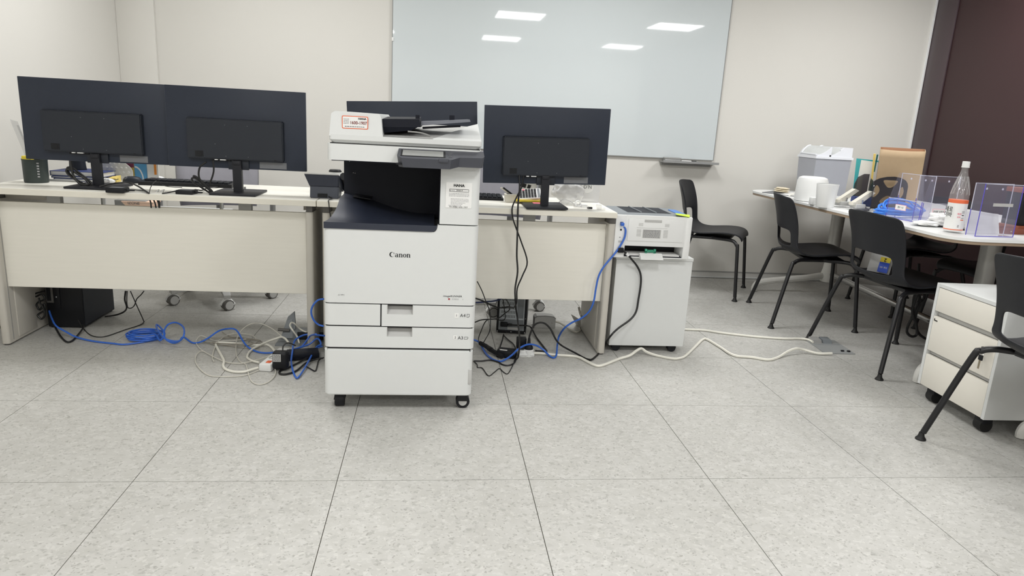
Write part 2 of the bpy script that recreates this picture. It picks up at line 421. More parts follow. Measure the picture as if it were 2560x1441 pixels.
# bottom cabinet
bc = plan(XA, XZ-.002, CY-.004, CY+.032, .066, .2495)
bmesh.ops.bevel(bc.bm, geom=[e for e in bc.bm.edges if abs(e.verts[0].co.z-e.verts[1].co.z) < 1e-5 and min(e.verts[0].co.y, e.verts[1].co.y) < CY+.025], offset=.005, segments=2, affect='EDGES')
bd = obj('cabinet_door', bc, WHITE, cp)
obj('side_grip', B().box(.148, .1605, CY-.0045, CY+.01, .115, .175, .002), LGREY, bd)
obj('seam_shadow', B().box(XA+.012, XZ-.012, CY+.004, CY+.03, .245, .262).box(XA+.008, XZ-.008, CY+.006, CY+.03, .334, .346).box(XA+.008, XZ-.008, CY+.006, CY+.03, .42, .434).box(-.19, -.18, CY+.006, CY+.03, .34, .43), INK, cp, label='dark gaps between the copier drawers')
def notch(x0, x1, nx0, nx1, z0, z1, depth=.034):      # drawer front with a finger notch in its top edge
    return [(x0, z0), (x1, z0), (x1, z1), (nx1, z1), (nx1, z1-depth), (nx0, z1-depth), (nx0, z1), (x0, z1)]
def drawer(name, x0, x1, nx0, nx1, z0, z1, rl, rr):
    b = B()
    for a, c, zz0, zz1, l, r in ((x0, nx0, z0, z1, rl, 0), (nx1, x1, z0, z1, 0, rr), (nx0, nx1, z0, z1-.036, 0, 0)):
        plan(a, c, CY, CY+.03, zz0, zz1, .022, l, r, b)
    d = obj(name, b, WHITE, cp)
    g = B().grid(lambda u, v: (nx0+.001+(nx1-nx0-.002)*u, CY+.004+.022*math.sin(PI*min(1, v*1.25)/2)**1, z1-.036+.036*v), 6, 8)
    g.box(nx0, nx0+.002, CY+.001, CY+.03, z1-.036, z1).box(nx1-.002, nx1, CY+.001, CY+.03, z1-.036, z1)
    obj('finger_grip', g, LGREY, d)
    return d
obj('side_panel', plan(XA, -.1875, CY, CY+.03, .343, .4245, .022, 1, 0), WHITE, cp)
d1 = drawer('paper_drawer', -.1825, XZ, -.163, -.067, .342, .4245, 0, 1)
d2 = drawer('paper_drawer', XA+.001, XZ, -.163, -.068, .257, .3375, 1, 1)
text('paper_size', 'A4', (.119, CY-.0003, .389), .018, INK, d1); text('tray_number', '1', (.0955, CY-.0012, .389), .012, INK, d1)
obj('number_sticker', B().box(.088, .103, CY-.0008, CY, .380, .3985), PAPER, d1)
text('paper_size', 'A3', (.1135, CY-.0003, .3005), .018, INK, d2); text('tray_number', '2', (.0935, CY-.0012, .3025), .012, INK, d2)
obj('number_sticker', B().box(.086, .100, CY-.0008, CY, .295, .310), PAPER, d2)
def sheet_mark(x0, x1, z0, z1, par):
    b = B(); q = .0011; f = .0035
    b.box(x0, x1, CY-.0006, CY, z1-q, z1).box(x0, x0+q, CY-.0006, CY, z0, z1).box(x0, x1-f, CY-.0006, CY, z0, z0+q).box(x1-q, x1, CY-.0006, CY, z0+f, z1)
    b.prism([(x1-f, CY-.0006, z0), (x1-f, CY-.0006, z0+f), (x1, CY-.0006, z0+f)], (0, .0006, 0))
    obj('paper_mark', b, INK, par)
sheet_mark(.134, .144, .3825, .3955, d1); sheet_mark(.1275, .142, .2955, .305, d2)
# front door
fd = B(); plan(XA, XZ, CY, CY+.03, .4285, .7035, .022, 1, 1, fd); plan(.0155, XZ, CY, CY+.03, .7035, .729, .022, 0, 1, fd)
door = obj('front_door', fd, WHITE, cp)
obj('corner_filler', B().prism([(.002, CY, .7035), (.0155, CY, .7035), (.0155, CY, .729), (.0135, CY, .717), (.0095, CY, .709), (.006, CY, .705)], (0, .03, 0)), WHITE, door)
text('model_name', 'imageRUNNER', (.078, CY-.0003, .4635), .0092, INK, door, sp=1.25, off=.00015)
text('model_number', 'C3222', (.0885, CY-.0003, .4525), .0072, INKG, door, sp=1.3)
text('model_mark', 'i', (.1165, CY-.0003, .4525), .008, INKG, door)
obj('red_mark', B().box(.062, .0685, CY-.0005, CY, .4495, .4555), RED, door)
text('feature_mark', '△ NFC', (-.329, CY-.0003, .4585), .0075, INKG, door)
# the maker's wordmark, drawn letter by letter with thick and thin strokes
def wordmark():
    b = B(); y0 = CY-.0006; H = 1.0
    def st(x0, x1, z0, z1): b.box(ox+x0*k, ox+x1*k, y0, CY, oz+z0*k, oz+z1*k)
    def rg(cx, cz, ro, rh, ix, ri, rih, a0=0, a1=2*PI, n=22):
        pts_o, pts_i = [], []
        for i in range(n+1):
            a = a0+(a1-a0)*i/n
            pts_o.append((ox+(cx+ro*math.cos(a))*k, oz+(cz+rh*math.sin(a))*k)); pts_i.append((ox+(cx+ix+ri*math.cos(a))*k, oz+(cz+rih*math.sin(a))*k))
        for i in range(n):
            b.prism([(pts_o[i][0], y0, pts_o[i][1]), (pts_o[i+1][0], y0, pts_o[i+1][1]), (pts_i[i+1][0], y0, pts_i[i+1][1]), (pts_i[i][0], y0, pts_i[i][1])], (0, .0006, 0))
    k = .0147; ox, oz = -.1565, .606
    rg(.62, .62, .62, .64, .16, .46, .56, .62, 2*PI-.62)                 # C
    st(1.05, 1.17, .74, 1.12)
    ox += 1.36*k
    rg(.36, .26, .36, .27, .04, .16, .19)                               # a
    st(.50, .74, .0, .66); st(.66, .86, 0, .07); rg(.40, .66, .34, .25, 0, .16, .17, 0, PI*.95)
    ox += .96*k
    def n_():
        st(0, .1, .82, .88); st(.06, .30, 0, .88); st(0, .38, 0, .07); rg(.5, .6, .34, .3, -.04, .14, .2, 0, PI*.8); st(.60, .84, 0, .62); st(.54, .92, 0, .07)
    n_(); ox += 1.0*k
    rg(.42, .44, .42, .45, 0, .18, .38); ox += .92*k                     # o
    n_()
    return b
obj('maker_wordmark', wordmark(), INK, door)
# right pillar
pl = B(); plan(.0215, XZ-.001, CY+.004, CY+.03, .733, .955, .022, 0, 1, pl)
pil = obj('pillar_panel', pl, WHITE, cp)
ST = .0035
s1 = obj('service_sticker', B().box(.0415, .135, CY+.003-.0005, CY+.004, .794, .886), PAPER, pil)
text('sticker_logo', 'HANA', (.088, CY+.0022, .875), .0125, INK, s1, sx=1.1, off=.0006)
b = B(); 
for a in ((.054, .124, .861, .8622), (.054, .124, .8525, .8535), (.054, .0552, .8525, .862), (.123, .124, .8525, .862)): b.box(a[0], a[1], CY+.0018, CY+.003, a[2], a[3])
obj('form_box', b, INK, s1)
text('handwritten_number', '3N4-9', (.09, CY+.0022, .857), .0075, INK, s1, sx=1.2)
rows = [(.056, .072, .857, .003)]+[(.053, .125, .8465-.0048*i, .0022) for i in range(3)]+[(.060, .124, .827-.0047*i, .002) for i in range(3)]+[(.060, .112-.01*(i % 2), .8125-.0047*i, .002) for i in range(2)]+[(.052, .098, .803, .0022)]
lines('small_print', rows, CY+.0025, INKL, s1, 4)
text('phone_number', '하나렌탈|1600-1907', (.088, CY+.0022, .7975), .0072, INK, s1, sp=1.15)
# scanner head
sc = B(); plan(-.3775, XZ, CY+.012, CY+.6, .945, 1.002, .02, 1, 1, sc)
scn = obj('scanner_body', sc, WHITE, cp)
obj('lid_gap', B().box(-.368, XZ-.006, CY+.02, CY+.58, 1.001, 1.0048), INK, cp, label='thin dark gap under the scanner lid')
# feeder lid
ad = B(); plan(-.370, XZ-.001, CY+.008, CY+.58, 1.0165, 1.0335, .012, 1, 1, ad)
q0 = [(x, y) for x, y in rrect(-.370, XZ-.001, CY+.008, CY+.58, .012, 4, (1, 1, 0, 0))]; q1 = [(x, y) for x, y in rrect(-.360, XZ-.011, CY+.022, CY+.58, .012, 4, (1, 1, 0, 0))]
ad.ring([[(x, y, 1.0045) for x, y in q1], [(x, y, 1.0165) for x, y in q0]])
lid = obj('feeder_lid', ad, WHITE, cp)
fb = B().prism([(-.369, CY+.0088, 1.028), (-.184, CY+.0088, 1.028), (-.192, CY+.014, 1.100), (-.199, CY+.018, 1.1095), (-.350, CY+.018, 1.1125), (-.362, CY+.014, 1.104)], (0, .5, 0))
fdr = obj('document_feeder', fb, WHITE, cp)
s2 = obj('phone_sticker', B().prism([(x, CY+.0105, z) for x, z in rrect(-.325, -.236, 1.055, 1.0985, .004)], (0, -.0006, 0)), ORANGE, fdr)
obj('sticker_face', B().prism([(x, CY+.0100, z) for x, z in rrect(-.3225, -.2385, 1.0575, 1.096, .003)], (0, -.0005, 0)), PAPER, s2)
text('phone_number', '1600-1907', (-.269, CY+.0092, 1.0755), .0148, REDB, s2, sx=.92, off=.0003)
text('sticker_logo', 'HANA', (-.256, CY+.0092, 1.090), .0085, INK, s2, sx=1.15, off=.0004)
lines('small_print', [(-.3195, -.301, 1.0875-.005*i, .0018) for i in range(4)]+[(-.315, -.247, 1.0625, .0026)], CY+.0094, INKG, s2, 9)
# output bed and raised right wing of the lid
bed = B().grid(lambda u, v: (-.19+.345*u, CY+.02+.5*v, 1.0345+.0435*v), 16, 10)
obj('document_bed', bed, LGREY, cp)  # grey colour carries the shade lying on the bed under the tray
W0, W1 = py(1166, 317, CY+.5), py(1192, 310, CY+.5)
wing = B().hexa([(-.01, CY+.012, 1.03), (XZ-.003, CY+.012, 1.03), (XZ-.003, CY+.52, 1.03), (W0.x-.03, CY+.5, 1.03), (-.01, CY+.012, 1.0352), (XZ-.003, CY+.012, 1.0352), (W1.x+.004, W1.y, W1.z), (W0.x, W0.y, W0.z)])
obj('lid_wing', wing, WHITE, cp)
# feeder tray
tk = B().hexa([(-.19, CY+.05, 1.066), (-.055, CY+.05, 1.072), (-.055, CY+.34, 1.072), (-.19, CY+.34, 1.066), (-.19, CY+.05, 1.094), (-.06, CY+.05, 1.100), (-.06, CY+.34, 1.108), (-.19, CY+.34, 1.102)])
tk.hexa([(-.19, CY+.06, 1.045), (-.09, CY+.06, 1.058), (-.09, CY+.33, 1.058), (-.19, CY+.33, 1.045), (-.19, CY+.05, 1.067), (-.06, CY+.05, 1.074), (-.06, CY+.34, 1.074), (-.19, CY+.34, 1.067)])
ft = obj('feeder_tray', tk, NAVYD, cp)
ex = B().hexa([(-.055, CY+.1, 1.077), (.125, CY+.1, 1.100), (.125, CY+.3, 1.100), (-.055, CY+.3, 1.077), (-.055, CY+.1, 1.092), (.122, CY+.1, 1.108), (.122, CY+.3, 1.108), (-.055, CY+.3, 1.092)])
obj('tray_extension', ex, mat('extension_grey', (112, 115, 124), .4), ft)
obj('tray_rib', B().box(-.05, .09, CY+.12, CY+.13, 1.072, 1.080, rot=Matrix.Rotation(-.1, 3, 'Y')), NAVYD, ft)
obj('paper_guide', B().box(-.075, -.06, CY+.1, CY+.108, 1.098, 1.114).box(.05, .07, CY+.26, CY+.266, 1.10, 1.120), NAVYD, ft)
obj('exit_flap', B().tube([(-.10, CY+.05, 1.055), (-.06, CY+.06, 1.053), (-.03, CY+.07, 1.046), (-.015, CY+.08, 1.037)], .003, 6), GREYP, ft)
# output cavity
obj('cavity_wall', B().box(-.362, .021, CY+.35, CY+.357, .70, .95).box(.0185, .0215, CY+.012, CY+.357, .70, .95).box(-.362, .021, CY+.012, CY+.357, .943, .9455), NAVYD, cp)
b = B()
for a in ((-.34, .92), (-.325, .875), (-.318, .874)): b.cyl((a[0]+.0, CY+.348, a[1]), (a[0], CY+.351, a[1]), .0016, seg=8)
obj('screw', b, GREYP, cp, kind='stuff')
def sm(t): t = max(0, min(1, t)); return t*t*(3-2*t)
def bedf(u, v):
    x = -.387+.39*u; y = CY-.002+.352*v
    z = .7265+.066*(1-sm(u*1.15))**1.0*sm((v-.08)/.55)**1.25 - .004*sm(u)*v
    return (x+.028*(1-u)**4*sm(v/.5), y, z)
tr = B().grid(bedf, 22, 22)
tray = obj('output_tray', tr, NAVY, cp)
obj('tray_lip', B().prism([(x, CY-.004, z) for x, z in rrect(-.389, .0130, .704, .727, .021, 6, (0, 1, 0, 0))], (0, .01, 0)), NAVY, tray)
obj('paper_stop', B().box(-.315, -.245, CY+.24, CY+.33, .786, .790, .001, rot=Matrix.Rotation(.12, 3, 'Y')), BLACK, tray)
# control panel
def cpz(y): return .9985-(CY+.02-y)*.28
Pl = [(-.128, CY+.02), (-.131, CY-.06), (-.115, CY-.085), (.055, CY-.085), (.085, CY-.055), (.165, CY-.05), (.172, CY-.035), (.172, CY+.02)]
top = [(x, y, cpz(y)) for x, y in Pl]; bot = [(x+(.006 if x < 0 else -.004), y+.008, .937 if x < .08 else .944) for x, y in Pl]
obj('panel_body', B().ring([bot, top]), PANEL, cp); cpn = bpy.data.objects['panel_body']; cpn.name = 'control_panel'
def slab(x0, x1, y0, y1, h=.0012): return B().hexa([(x0, y0, cpz(y0)), (x1, y0, cpz(y0)), (x1, y1, cpz(y1)), (x0, y1, cpz(y1)), (x0, y0, cpz(y0)+h), (x1, y0, cpz(y0)+h), (x1, y1, cpz(y1)+h), (x0, y1, cpz(y1)+h)])
obj('screen_frame', slab(-.119, .035, CY-.066, CY-.002, .0012), BLACK, cpn)
obj('screen', slab(-.113, .028, CY-.061, CY-.007, .002), SCREEN, cpn)
b = B()
for i in range(3):
    for j in range(3):
        x, y = .047+.005*j, CY-.05+.016*i; b.box(x-.0015, x+.0015, y-.005, y+.005, cpz(y)-.001, cpz(y)+.0015)
obj('button_group', b, LABELG, cpn, kind='stuff')
obj('hinge_cover', B().box(.012, .045, CY-.088, CY-.06, .960, cpz(CY-.07)+.001, .002), PANEL, cpn)
obj('card_slot', B().box(-.1325, -.115, CY-.083, CY-.06, .945, .951), BLACK, cpn)
# casters
def caster(par, x, y, r, wd, m, hub=None, front=True, top=None, turn=0):
    R = Matrix.Rotation(turn, 3, 'Z')
    c = B()
    ax = R @ Vector((0, 1, 0)) if front else R @ Vector((1, 0, 0))
    C0 = Vector((x, y, r))
    o = None
    bb = B().cyl(C0-ax*wd/2, C0+ax*wd/2, r, seg=20)
    bmesh.ops.bevel(bb.bm, geom=[e for e in bb.bm.edges if len(e.link_faces) == 2 and e.calc_face_angle(0) > 1], offset=r*.12, segments=2, affect='EDGES')
    fo_ = B().box(x-wd*.35, x+wd*.35, y-wd*.35, y+wd*.35, r*1.1, (top or 2.3*r))
    fo_.hexa([(x-wd*.62, y-wd*.62, r*1.15), (x+wd*.62, y-wd*.62, r*1.15), (x+wd*.62, y+wd*.62, r*1.15), (x-wd*.62, y+wd*.62, r*1.15), (x-wd*.5, y-wd*.5, r*2.1), (x+wd*.5, y-wd*.5, r*2.1), (x+wd*.5, y+wd*.5, r*2.1), (x-wd*.5, y+wd*.5, r*2.1)])
    k = obj('caster', fo_, m, par); obj('wheel', bb, m, k)
    if hub:
        obj('hub', B().cyl(C0-ax*(wd/2+.002), C0+ax*(wd/2+.002), r*.6, seg=16), hub, k)
    return k
for x, y, f, h in ((-.343, CY+.055, False, None), (.133, CY+.05, True, LGREY), (-.343, CY+.52, False, None), (.133, CY+.52, False, None)):
    caster(cp, x, y, .027, .034, BLACK, h, f, .068)

# ================================================================== DESKS
DT = .72; DY0, DY1 = 3.15, 3.70
def desk(x0, x1, label, lx0, lx1):
    t = thing('office_desk', label, 'desk', ((x0+x1)/2, 3.43, 0))
    obj('desktop', B().box(x0, x1, DY0+.002, DY1, DT-.003, DT, .001, 1), CREAMTOP, t)
    obj('edge_band', B().box(x0, x1, DY0, DY1-.002, DT-.027, DT-.0028, .001, 1), EDGE, t)
    obj('modesty_panel', B().box(lx0+.03, lx1-.03, 3.238, 3.256, .266, .651, .001, 1), CREAM, t)
    for i, (lx, s) in enumerate(((lx0, 1), (lx1, -1))):
        a, c = (lx, lx+.035) if s > 0 else (lx-.035, lx)
        g = B().prism([(x, y, .008) for x, y in rrect(a, c, 3.195, 3.66, .012, 3, (1, 1, 1, 1))], (0, 0, .652))
        k = obj('side_leg', g, LEG, t)
        xi = c if s > 0 else a
        obj('leg_seam', B().box(xi-.001, xi+.001, 3.228, 3.232, .02, .655), GREYP, k)
        obj('cable_cover', B().box(xi-.004, xi+.004, 3.27, 3.42, .02, .40, .003), LEG, k)
        for fy in (3.215, 3.64): obj('foot', B().cyl(((a+c)/2, fy, 0), ((a+c)/2, fy, .009), .014), BEADM, k)
        obj('top_bracket', B().box(a+.004, c-.004, 3.2, 3.3, .66, .6935), BEADM, k)
        sw = B(); wx = .10 if s > 0 else -.03
        sw.hexa([(min(lx, lx+wx*2), 3.30, .655), (max(lx, lx+wx*2), 3.30, .655), (max(lx, lx+wx), 3.32, .655), (min(lx, lx+wx), 3.32, .655)]+[(min(lx, lx+wx*2), 3.30, .6935), (max(lx, lx+wx*2), 3.30, .6935), (max(lx, lx+wx*2), 3.32, .6935), (min(lx, lx+wx*2), 3.32, .6935)])
        obj('corner_gusset', sw, LEG, k)
    for f in (.165, .5, .64):
        pass
    for bx in ((x0+.265, x0+1.08) if x0 < -1 else (x0+.255, x0+.975)):
        obj('spacer_block', B().box(bx-.028, bx+.028, 3.245, 3.275, .645, .6935, .002), GREYP, t)
    obj('rear_beam', B().box(lx0+.03, lx1-.03, 3.60, 3.625, .44, .50), LEG, t)
    return t
dA = desk(-1.935, -.524, 'cream office desk on the left carrying two monitors', -1.928, -.545)
dB = desk(-.520, .856, 'cream office desk behind the copier, ending beside the white printer', -.505, .866)
obj('hinge_clip', B().box(.828, .842, 3.225, 3.24, .59, .65, .003), LEG, dB)

# ================================================================== MONITORS
def make_monitor():
    t = thing('monitor', 'x', 'monitor')
    W, Z0, Z1 = .303, .112, .466
    obj('panel', B().box(-W, W, -.006, .012, Z0, Z1, .002, 2), MON, t)
    obj('display', B().box(-W+.006, W-.006, .012, .0128, Z0+.012, Z1-.006), BLACK, t)
    b = B().hexa([(-.212, -.034, .153), (.206, -.034, .153), (.206, -.005, .150), (-.212, -.005, .150), (-.210, -.034, .330), (.204, -.034, .330), (.208, -.005, .333), (-.214, -.005, .333)])
    bmesh.ops.bevel(b.bm, geom=b.bm.edges[:], offset=.004, segments=2, affect='EDGES')
    bk = obj('rear_cover', b, MONB, t)
    obj('power_socket', B().box(-.178, -.143, -.0352, -.033, .162, .188).lathe([(.011, 0), (.011, .003)], (-.160, -.036, .172), 12, 'Y'), BLACK, bk)
    s = B()
    for x, z in ((-.045, .305), (.052, .305), (-.045, .168), (.052, .168), (-.09, .22)): s.cyl((x, -.0352, z), (x, -.033, z), .0016, seg=8)
    obj('screw', s, LABELG, bk, kind='stuff')
    obj('port_row', B().box(-.112, -.03, -.02, -.012, .144, .152), BLACK, bk)
    obj('port_metal', B().box(-.072, -.047, -.0345, -.02, .149, .1528).box(-.095, -.082, -.0345, -.02, .149, .1528), WHITE2, bk)
    obj('lock_slot', B().box(.165, .175, -.0347, -.033, .157, .160), BLACK, bk)
    obj('rating_label', B().box(.094, .214, -.0068, -.006, .118, .147), LABELG, t)
    lines('small_print', [(.098, .17, .143-.004*i, .0016) for i in range(4)]+[(.098, .14, .1215, .003), (.18, .196, .130, .0022), (.202, .208, .128, .005)], -.0068, INKG, t, 3)
    obj('mount_plate', B().box(-.042, .048, -.016, -.005, .108, .152, .002), MONB, t)
    st = obj('stand_neck', B().hexa([(-.019, -.032, .010), (.019, -.032, .010), (.019, -.006, .010), (-.019, -.006, .010), (-.0195, -.036, .150), (.0195, -.036, .150), (.0195, -.014, .150), (-.0195, -.014, .150)]).box(-.016, .016, -.039, -.03, .13, .148, .003), MONS, t)
    obj('stand_base', B().box(-.1, .1, -.125, .10, .0, .010, .003), MONS, t)
    return t
mo = make_monitor()
def place(o, label, loc, rz=0, ry=0):
    o['label'] = label; o.location = loc; o.rotation_euler = (0, ry, rz); return o
place(mo, 'black monitor seen from behind, leftmost of the two on the left desk', (-1.507, 3.335, DT))
place(copy_tree(mo), 'black monitor seen from behind, between the leftmost monitor and the desk phone', (-.893, 3.315, DT))
place(copy_tree(mo), 'black monitor mostly hidden behind the top of the copier', (-.0915, 3.36, DT+.006), -.06, -.05)
for _c in [o for o in bpy.data.objects if o.parent and o.parent.name == 'monitor.002' and not o.name.startswith('stand')]: _c.location.z -= .016
place(copy_tree(mo), 'black monitor seen from behind, right of the copier above a white calculator', (.521, 3.265, DT+.002), .0, -.024).scale = (.968, 1, 1)
for _c in [o for o in bpy.data.objects if o.parent and o.parent.name == 'monitor.003' and not o.name.startswith('stand')]:
    _c.rotation_euler.x = .07; _c.location = (0, .14*math.sin(.07)-.004, -.004)
for o in [o for o in bpy.data.objects if o.get('category') == 'monitor']: o['group'] = 'black office monitors seen from behind'

# ================================================================== ON THE LEFT DESK
def P(p, z=None): p = Vector(p); return p if z is None else Vector((p.x, p.y, z))
c = fl(80, 458, DT); c.y += .04
t = thing('pen_cup', 'dark green round tin used as a pen cup at the left desk end', 'cup', (c.x, c.y, DT))
obj('tin', B().lathe([(.047, 0), (.049, .004), (.05, .10), (.052, .106), (.049, .106), (.047, .01), (.0, .008)], (c.x, c.y, DT), 24, cap=True), DGREEN, t)
lines('tin_print', [(c.x+.028, c.x+.038, DT+.03+.012*i, .006) for i in range(6)], c.y-.041, INKL, t, 5)
ya = thing('highlighter', 'yellow marker head standing in the dark green pen cup', 'marker', (c.x-.02, c.y, DT+.012))
obj('barrel', B().box(c.x-.04, c.x-.0, c.y-.03, c.y+.0, DT+.012, DT+.12, .003), YELL2, ya)
yk = thing('marker_pen', 'dark marker end standing beside the yellow one in the tin', 'marker', (c.x+.02, c.y, DT+.012))
obj('barrel', B().cyl((c.x+.015, c.y, DT+.012), (c.x+.02, c.y, DT+.126), .008), DGREEN, yk)
ru = thing('clear_ruler', 'transparent plastic ruler leaning out of the pen cup', 'ruler', (c.x, c.y, DT+.012))
p0 = Vector((c.x-.005, c.y+.02, DT+.012)); p1 = py(34, 301, c.y+.05)
dx = Vector((.016, 0, -.004))
obj('blade', B().hexa([p0-dx, p0+dx, p0+dx+Vector((0, .002, 0)), p0-dx+Vector((0, .002, 0)), p1-dx, p1+dx, p1+dx+Vector((0, .002, 0)), p1-dx+Vector((0, .002, 0))]), FILMB, ru)
b = B()
for i in range(28):
    q = p0.lerp(p1, .38+.02*i)+dx*.6; b.box(q.x-.004, q.x+.004, q.y-.0012, q.y-.0004, q.z-.0006, q.z+.0006)
obj('scale_marks', b, INKG, ru, kind='stuff')
# books
def book(name, label, x0, x1, y0, y1, z0, z1, cov, cat='book', rz=0, group=None):
    t = thing(name, label, cat, ((x0+x1)/2, (y0+y1)/2, z0), group=group)
    obj('cover', B().box(x0, x1, y0, y1, z0, z0+.002).box(x0, x1, y0, y1, z1-.002, z1).box(x0, x0+.002, y0, y1, z0, z1), cov, t)
    obj('pages', B().box(x0+.002, x1-.004, y0+.004, y1-.004, z0+.002, z1-.002), PAPER, t)
    return t
bx = fl(107, 456, DT)
book('notebook', 'thin navy notebook at the bottom of the book pile by the pen cup', -1.79, -1.56, 3.50, 3.68, DT+.0005, DT+.014, NAVYBK)
book('notebook', 'middle navy notebook in the pile by the pen cup', -1.80, -1.57, 3.50, 3.67, DT+.0145, DT+.024, NAVYBK)
book('hardcover_book', 'thick navy book on top of the pile behind the left monitor', -1.81, -1.57, 3.51, 3.69, DT+.0245, DT+.047, NAVYBK)
pn = thing('ballpoint_pen', 'silver pen lying in front of the navy book pile', 'pen', (-1.73, 3.485, DT))
obj('barrel', B().cyl((-1.80, 3.482, DT+.0055), (-1.67, 3.488, DT+.0055), .005), ALU, pn); obj('clip', B().box(-1.70, -1.665, 3.478, 3.481, DT+.0055, DT+.0075), CHROME, pn)
sp = thing('desk_speaker', 'dark grey tapered speaker standing on the navy books', 'speaker', (-1.735, 3.62, DT+.0475))
obj('cabinet', B().lathe([(.0, 0), (.038, 0), (.036, .02), (.031, .12), (.027, .15), (.0, .152)], (-1.735, 3.62, DT+.0475), 20), MONB, sp)
obj('foot_rim', B().lathe([(.039, 0), (.039, .004)], (-1.735, 3.62, DT+.0475), 20), BLACK, sp)
pa = thing('paper_sheet', 'white sheet standing against the books behind the left monitor neck', 'paper', (-1.64, 3.69, DT))
obj('sheet', B().box(-1.69, -1.585, 3.692, 3.6945, DT, DT+.17), PAPER, pa)
# file rack with embossed front, books and cards at the back of the desk
t = thing('file_rack', 'white plastic rack with embossed bubbles behind the left monitor', 'rack', (-1.51, 3.66, DT))
arch = [(-1.645, DT), (-1.645, DT+.115)]+[(-1.645+.155*math.sin(PI/2*i/10), DT+.04+.075*math.cos(PI/2*i/10)) for i in range(1, 11)]+[(-1.49, DT)]
obj('front_plate', B().prism([(x, 3.64, z) for x, z in arch], (0, .004, 0)), WHITE2, t)
b = B()
for i in range(6):
    for j in range(4):
        x, z = -1.63+.022*i+(.011 if j % 2 else 0), DT+.02+.021*j
        if (x+1.645)/.155 < .93 and z < DT+.03+.075*math.sqrt(max(0, 1-((x+1.645)/.155)**2)): b.ico((x, 3.639, z), .008, 1, (1, .35, 1))
obj('bubble', b, WHITE2, t, kind='stuff')
obj('back_plate', B().box(-1.66, -1.38, 3.672, 3.676, DT, DT+.15), WHITE2, t)
obj('base_plate', B().box(-1.66, -1.38, 3.62, 3.676, DT, DT+.003), WHITE2, t)
cb = thing('booklet', 'maroon and yellow booklet standing in the white rack', 'booklet', (-1.53, 3.655, DT+.004))
obj('cover', B().box(-1.583, -1.487, 3.651, 3.655, DT+.0035, DT+.087), YELLOW, cb); obj('title_band', B().box(-1.583, -1.487, 3.6502, 3.651, DT+.066, DT+.13), MAG, cb)
obj('cover_top', B().box(-1.583, -1.487, 3.651, 3.655, DT+.087, DT+.13), MAG, cb)
lines('small_print', [(-1.56, -1.53, DT+.078, .004)], 3.6502, PINKL, cb, 2)
c2 = thing('booklet', 'blue booklet with a white arc standing next to the maroon one', 'booklet', (-1.45, 3.655, DT+.004))
obj('cover', B().box(-1.485, -1.428, 3.651, 3.655, DT+.0035, DT+.12), SKY, c2)
obj('white_arc', B().prism([(-1.485+.002+.04*math.sin(a), 3.6505, DT+.004+.07*math.cos(a)) for a in [PI/2*i/8 for i in range(9)]]+[(-1.485+.002+.034*math.sin(a), 3.6505, DT+.004+.062*math.cos(a)) for a in [PI/2*i/8 for i in range(8, -1, -1)]], (0, .0005, 0)), WHITE2, c2)
c3 = thing('booklet', 'white booklet with an orange stripe by the two colourful ones', 'booklet', (-1.40, 3.655, DT+.004))
obj('cover', B().box(-1.425, -1.372, 3.651, 3.655, DT+.0035, DT+.12), PAPER, c3); obj('stripe', B().box(-1.392, -1.381, 3.6503, 3.651, DT+.035, DT+.12), ORNG2, c3)
# cloth roll, sticky flags, mouse, keyboard
t = thing('tissue_pack', 'white tissue pack with grey print behind the left monitor foot', 'tissues', (-1.54, 3.46, DT))
obj('pack', B().ico((-1.55, 3.47, DT+.014), .014, 2, (3.4, 1.6, 1), .12, 2, 3), PAPER, t)
lines('pack_print', [(-1.585, -1.52, DT+.010+.004*i, .0025) for i in range(4)], 3.452, INKG, t, 8)
b = B().hexa([(-1.60, 3.55, DT+.0), (-1.53, 3.55, DT), (-1.53, 3.60, DT), (-1.60, 3.60, DT), (-1.60, 3.55, DT+.012), (-1.535, 3.55, DT+.02), (-1.53, 3.60, DT+.03), (-1.59, 3.6, DT+.02)])
obj('sticky_flags', b, YELLOW, label='pale yellow sticky notes behind the tissue pack', cat='sticky notes')
mo_ = thing('computer_mouse', 'dark grey computer mouse behind the left power adapter', 'mouse', (-1.46, 3.56, DT))
obj('shell', B().grid(lambda u, v: (-1.46+.046*math.cos(2*PI*u)*math.cos(v*PI/2)**.6, 3.56+.032*math.sin(2*PI*u)*math.cos(v*PI/2)**.6, DT+.002+.030*math.sin(v*PI/2)), 24, 8), MONB, mo_)
obj('sole', B().lathe([(.0, 0), (.03, 0), (.032, .003)], (-1.46, 3.56, DT), 16), BLACK, mo_)
obj('wheel', B().lathe([(.0065, -.004), (.0065, .004)], (-1.482, 3.54, DT+.024), 12, 'Y'), LABELG, mo_)
t = thing('keyboard', 'slim black keyboard lying behind the second monitor', 'keyboard', (-1.19, 3.54, DT))
obj('case', B().hexa([(-1.40, 3.47, DT), (-.98, 3.50, DT), (-.98, 3.62, DT), (-1.41, 3.60, DT), (-1.40, 3.47, DT+.016), (-.98, 3.50, DT+.016), (-.98, 3.62, DT+.022), (-1.41, 3.60, DT+.022)]), BLACK, t)
b = B()
for r in range(4):
    for q in range(15): b.box(-1.385+.026*q, -1.385+.026*q+.021, 3.51+.022*r, 3.51+.022*r+.017, DT+.015, DT+.026)
obj('key_row', b, MONB, t, kind='stuff')
t = thing('white_mouse', 'small white rounded mouse at the back of the left desk', 'mouse', (-1.375, 3.665, DT))
obj('shell', B().ico((-1.378, 3.668, DT+.014), .014, 2, (2.0, 1.3, 1)), WHITE2, t)
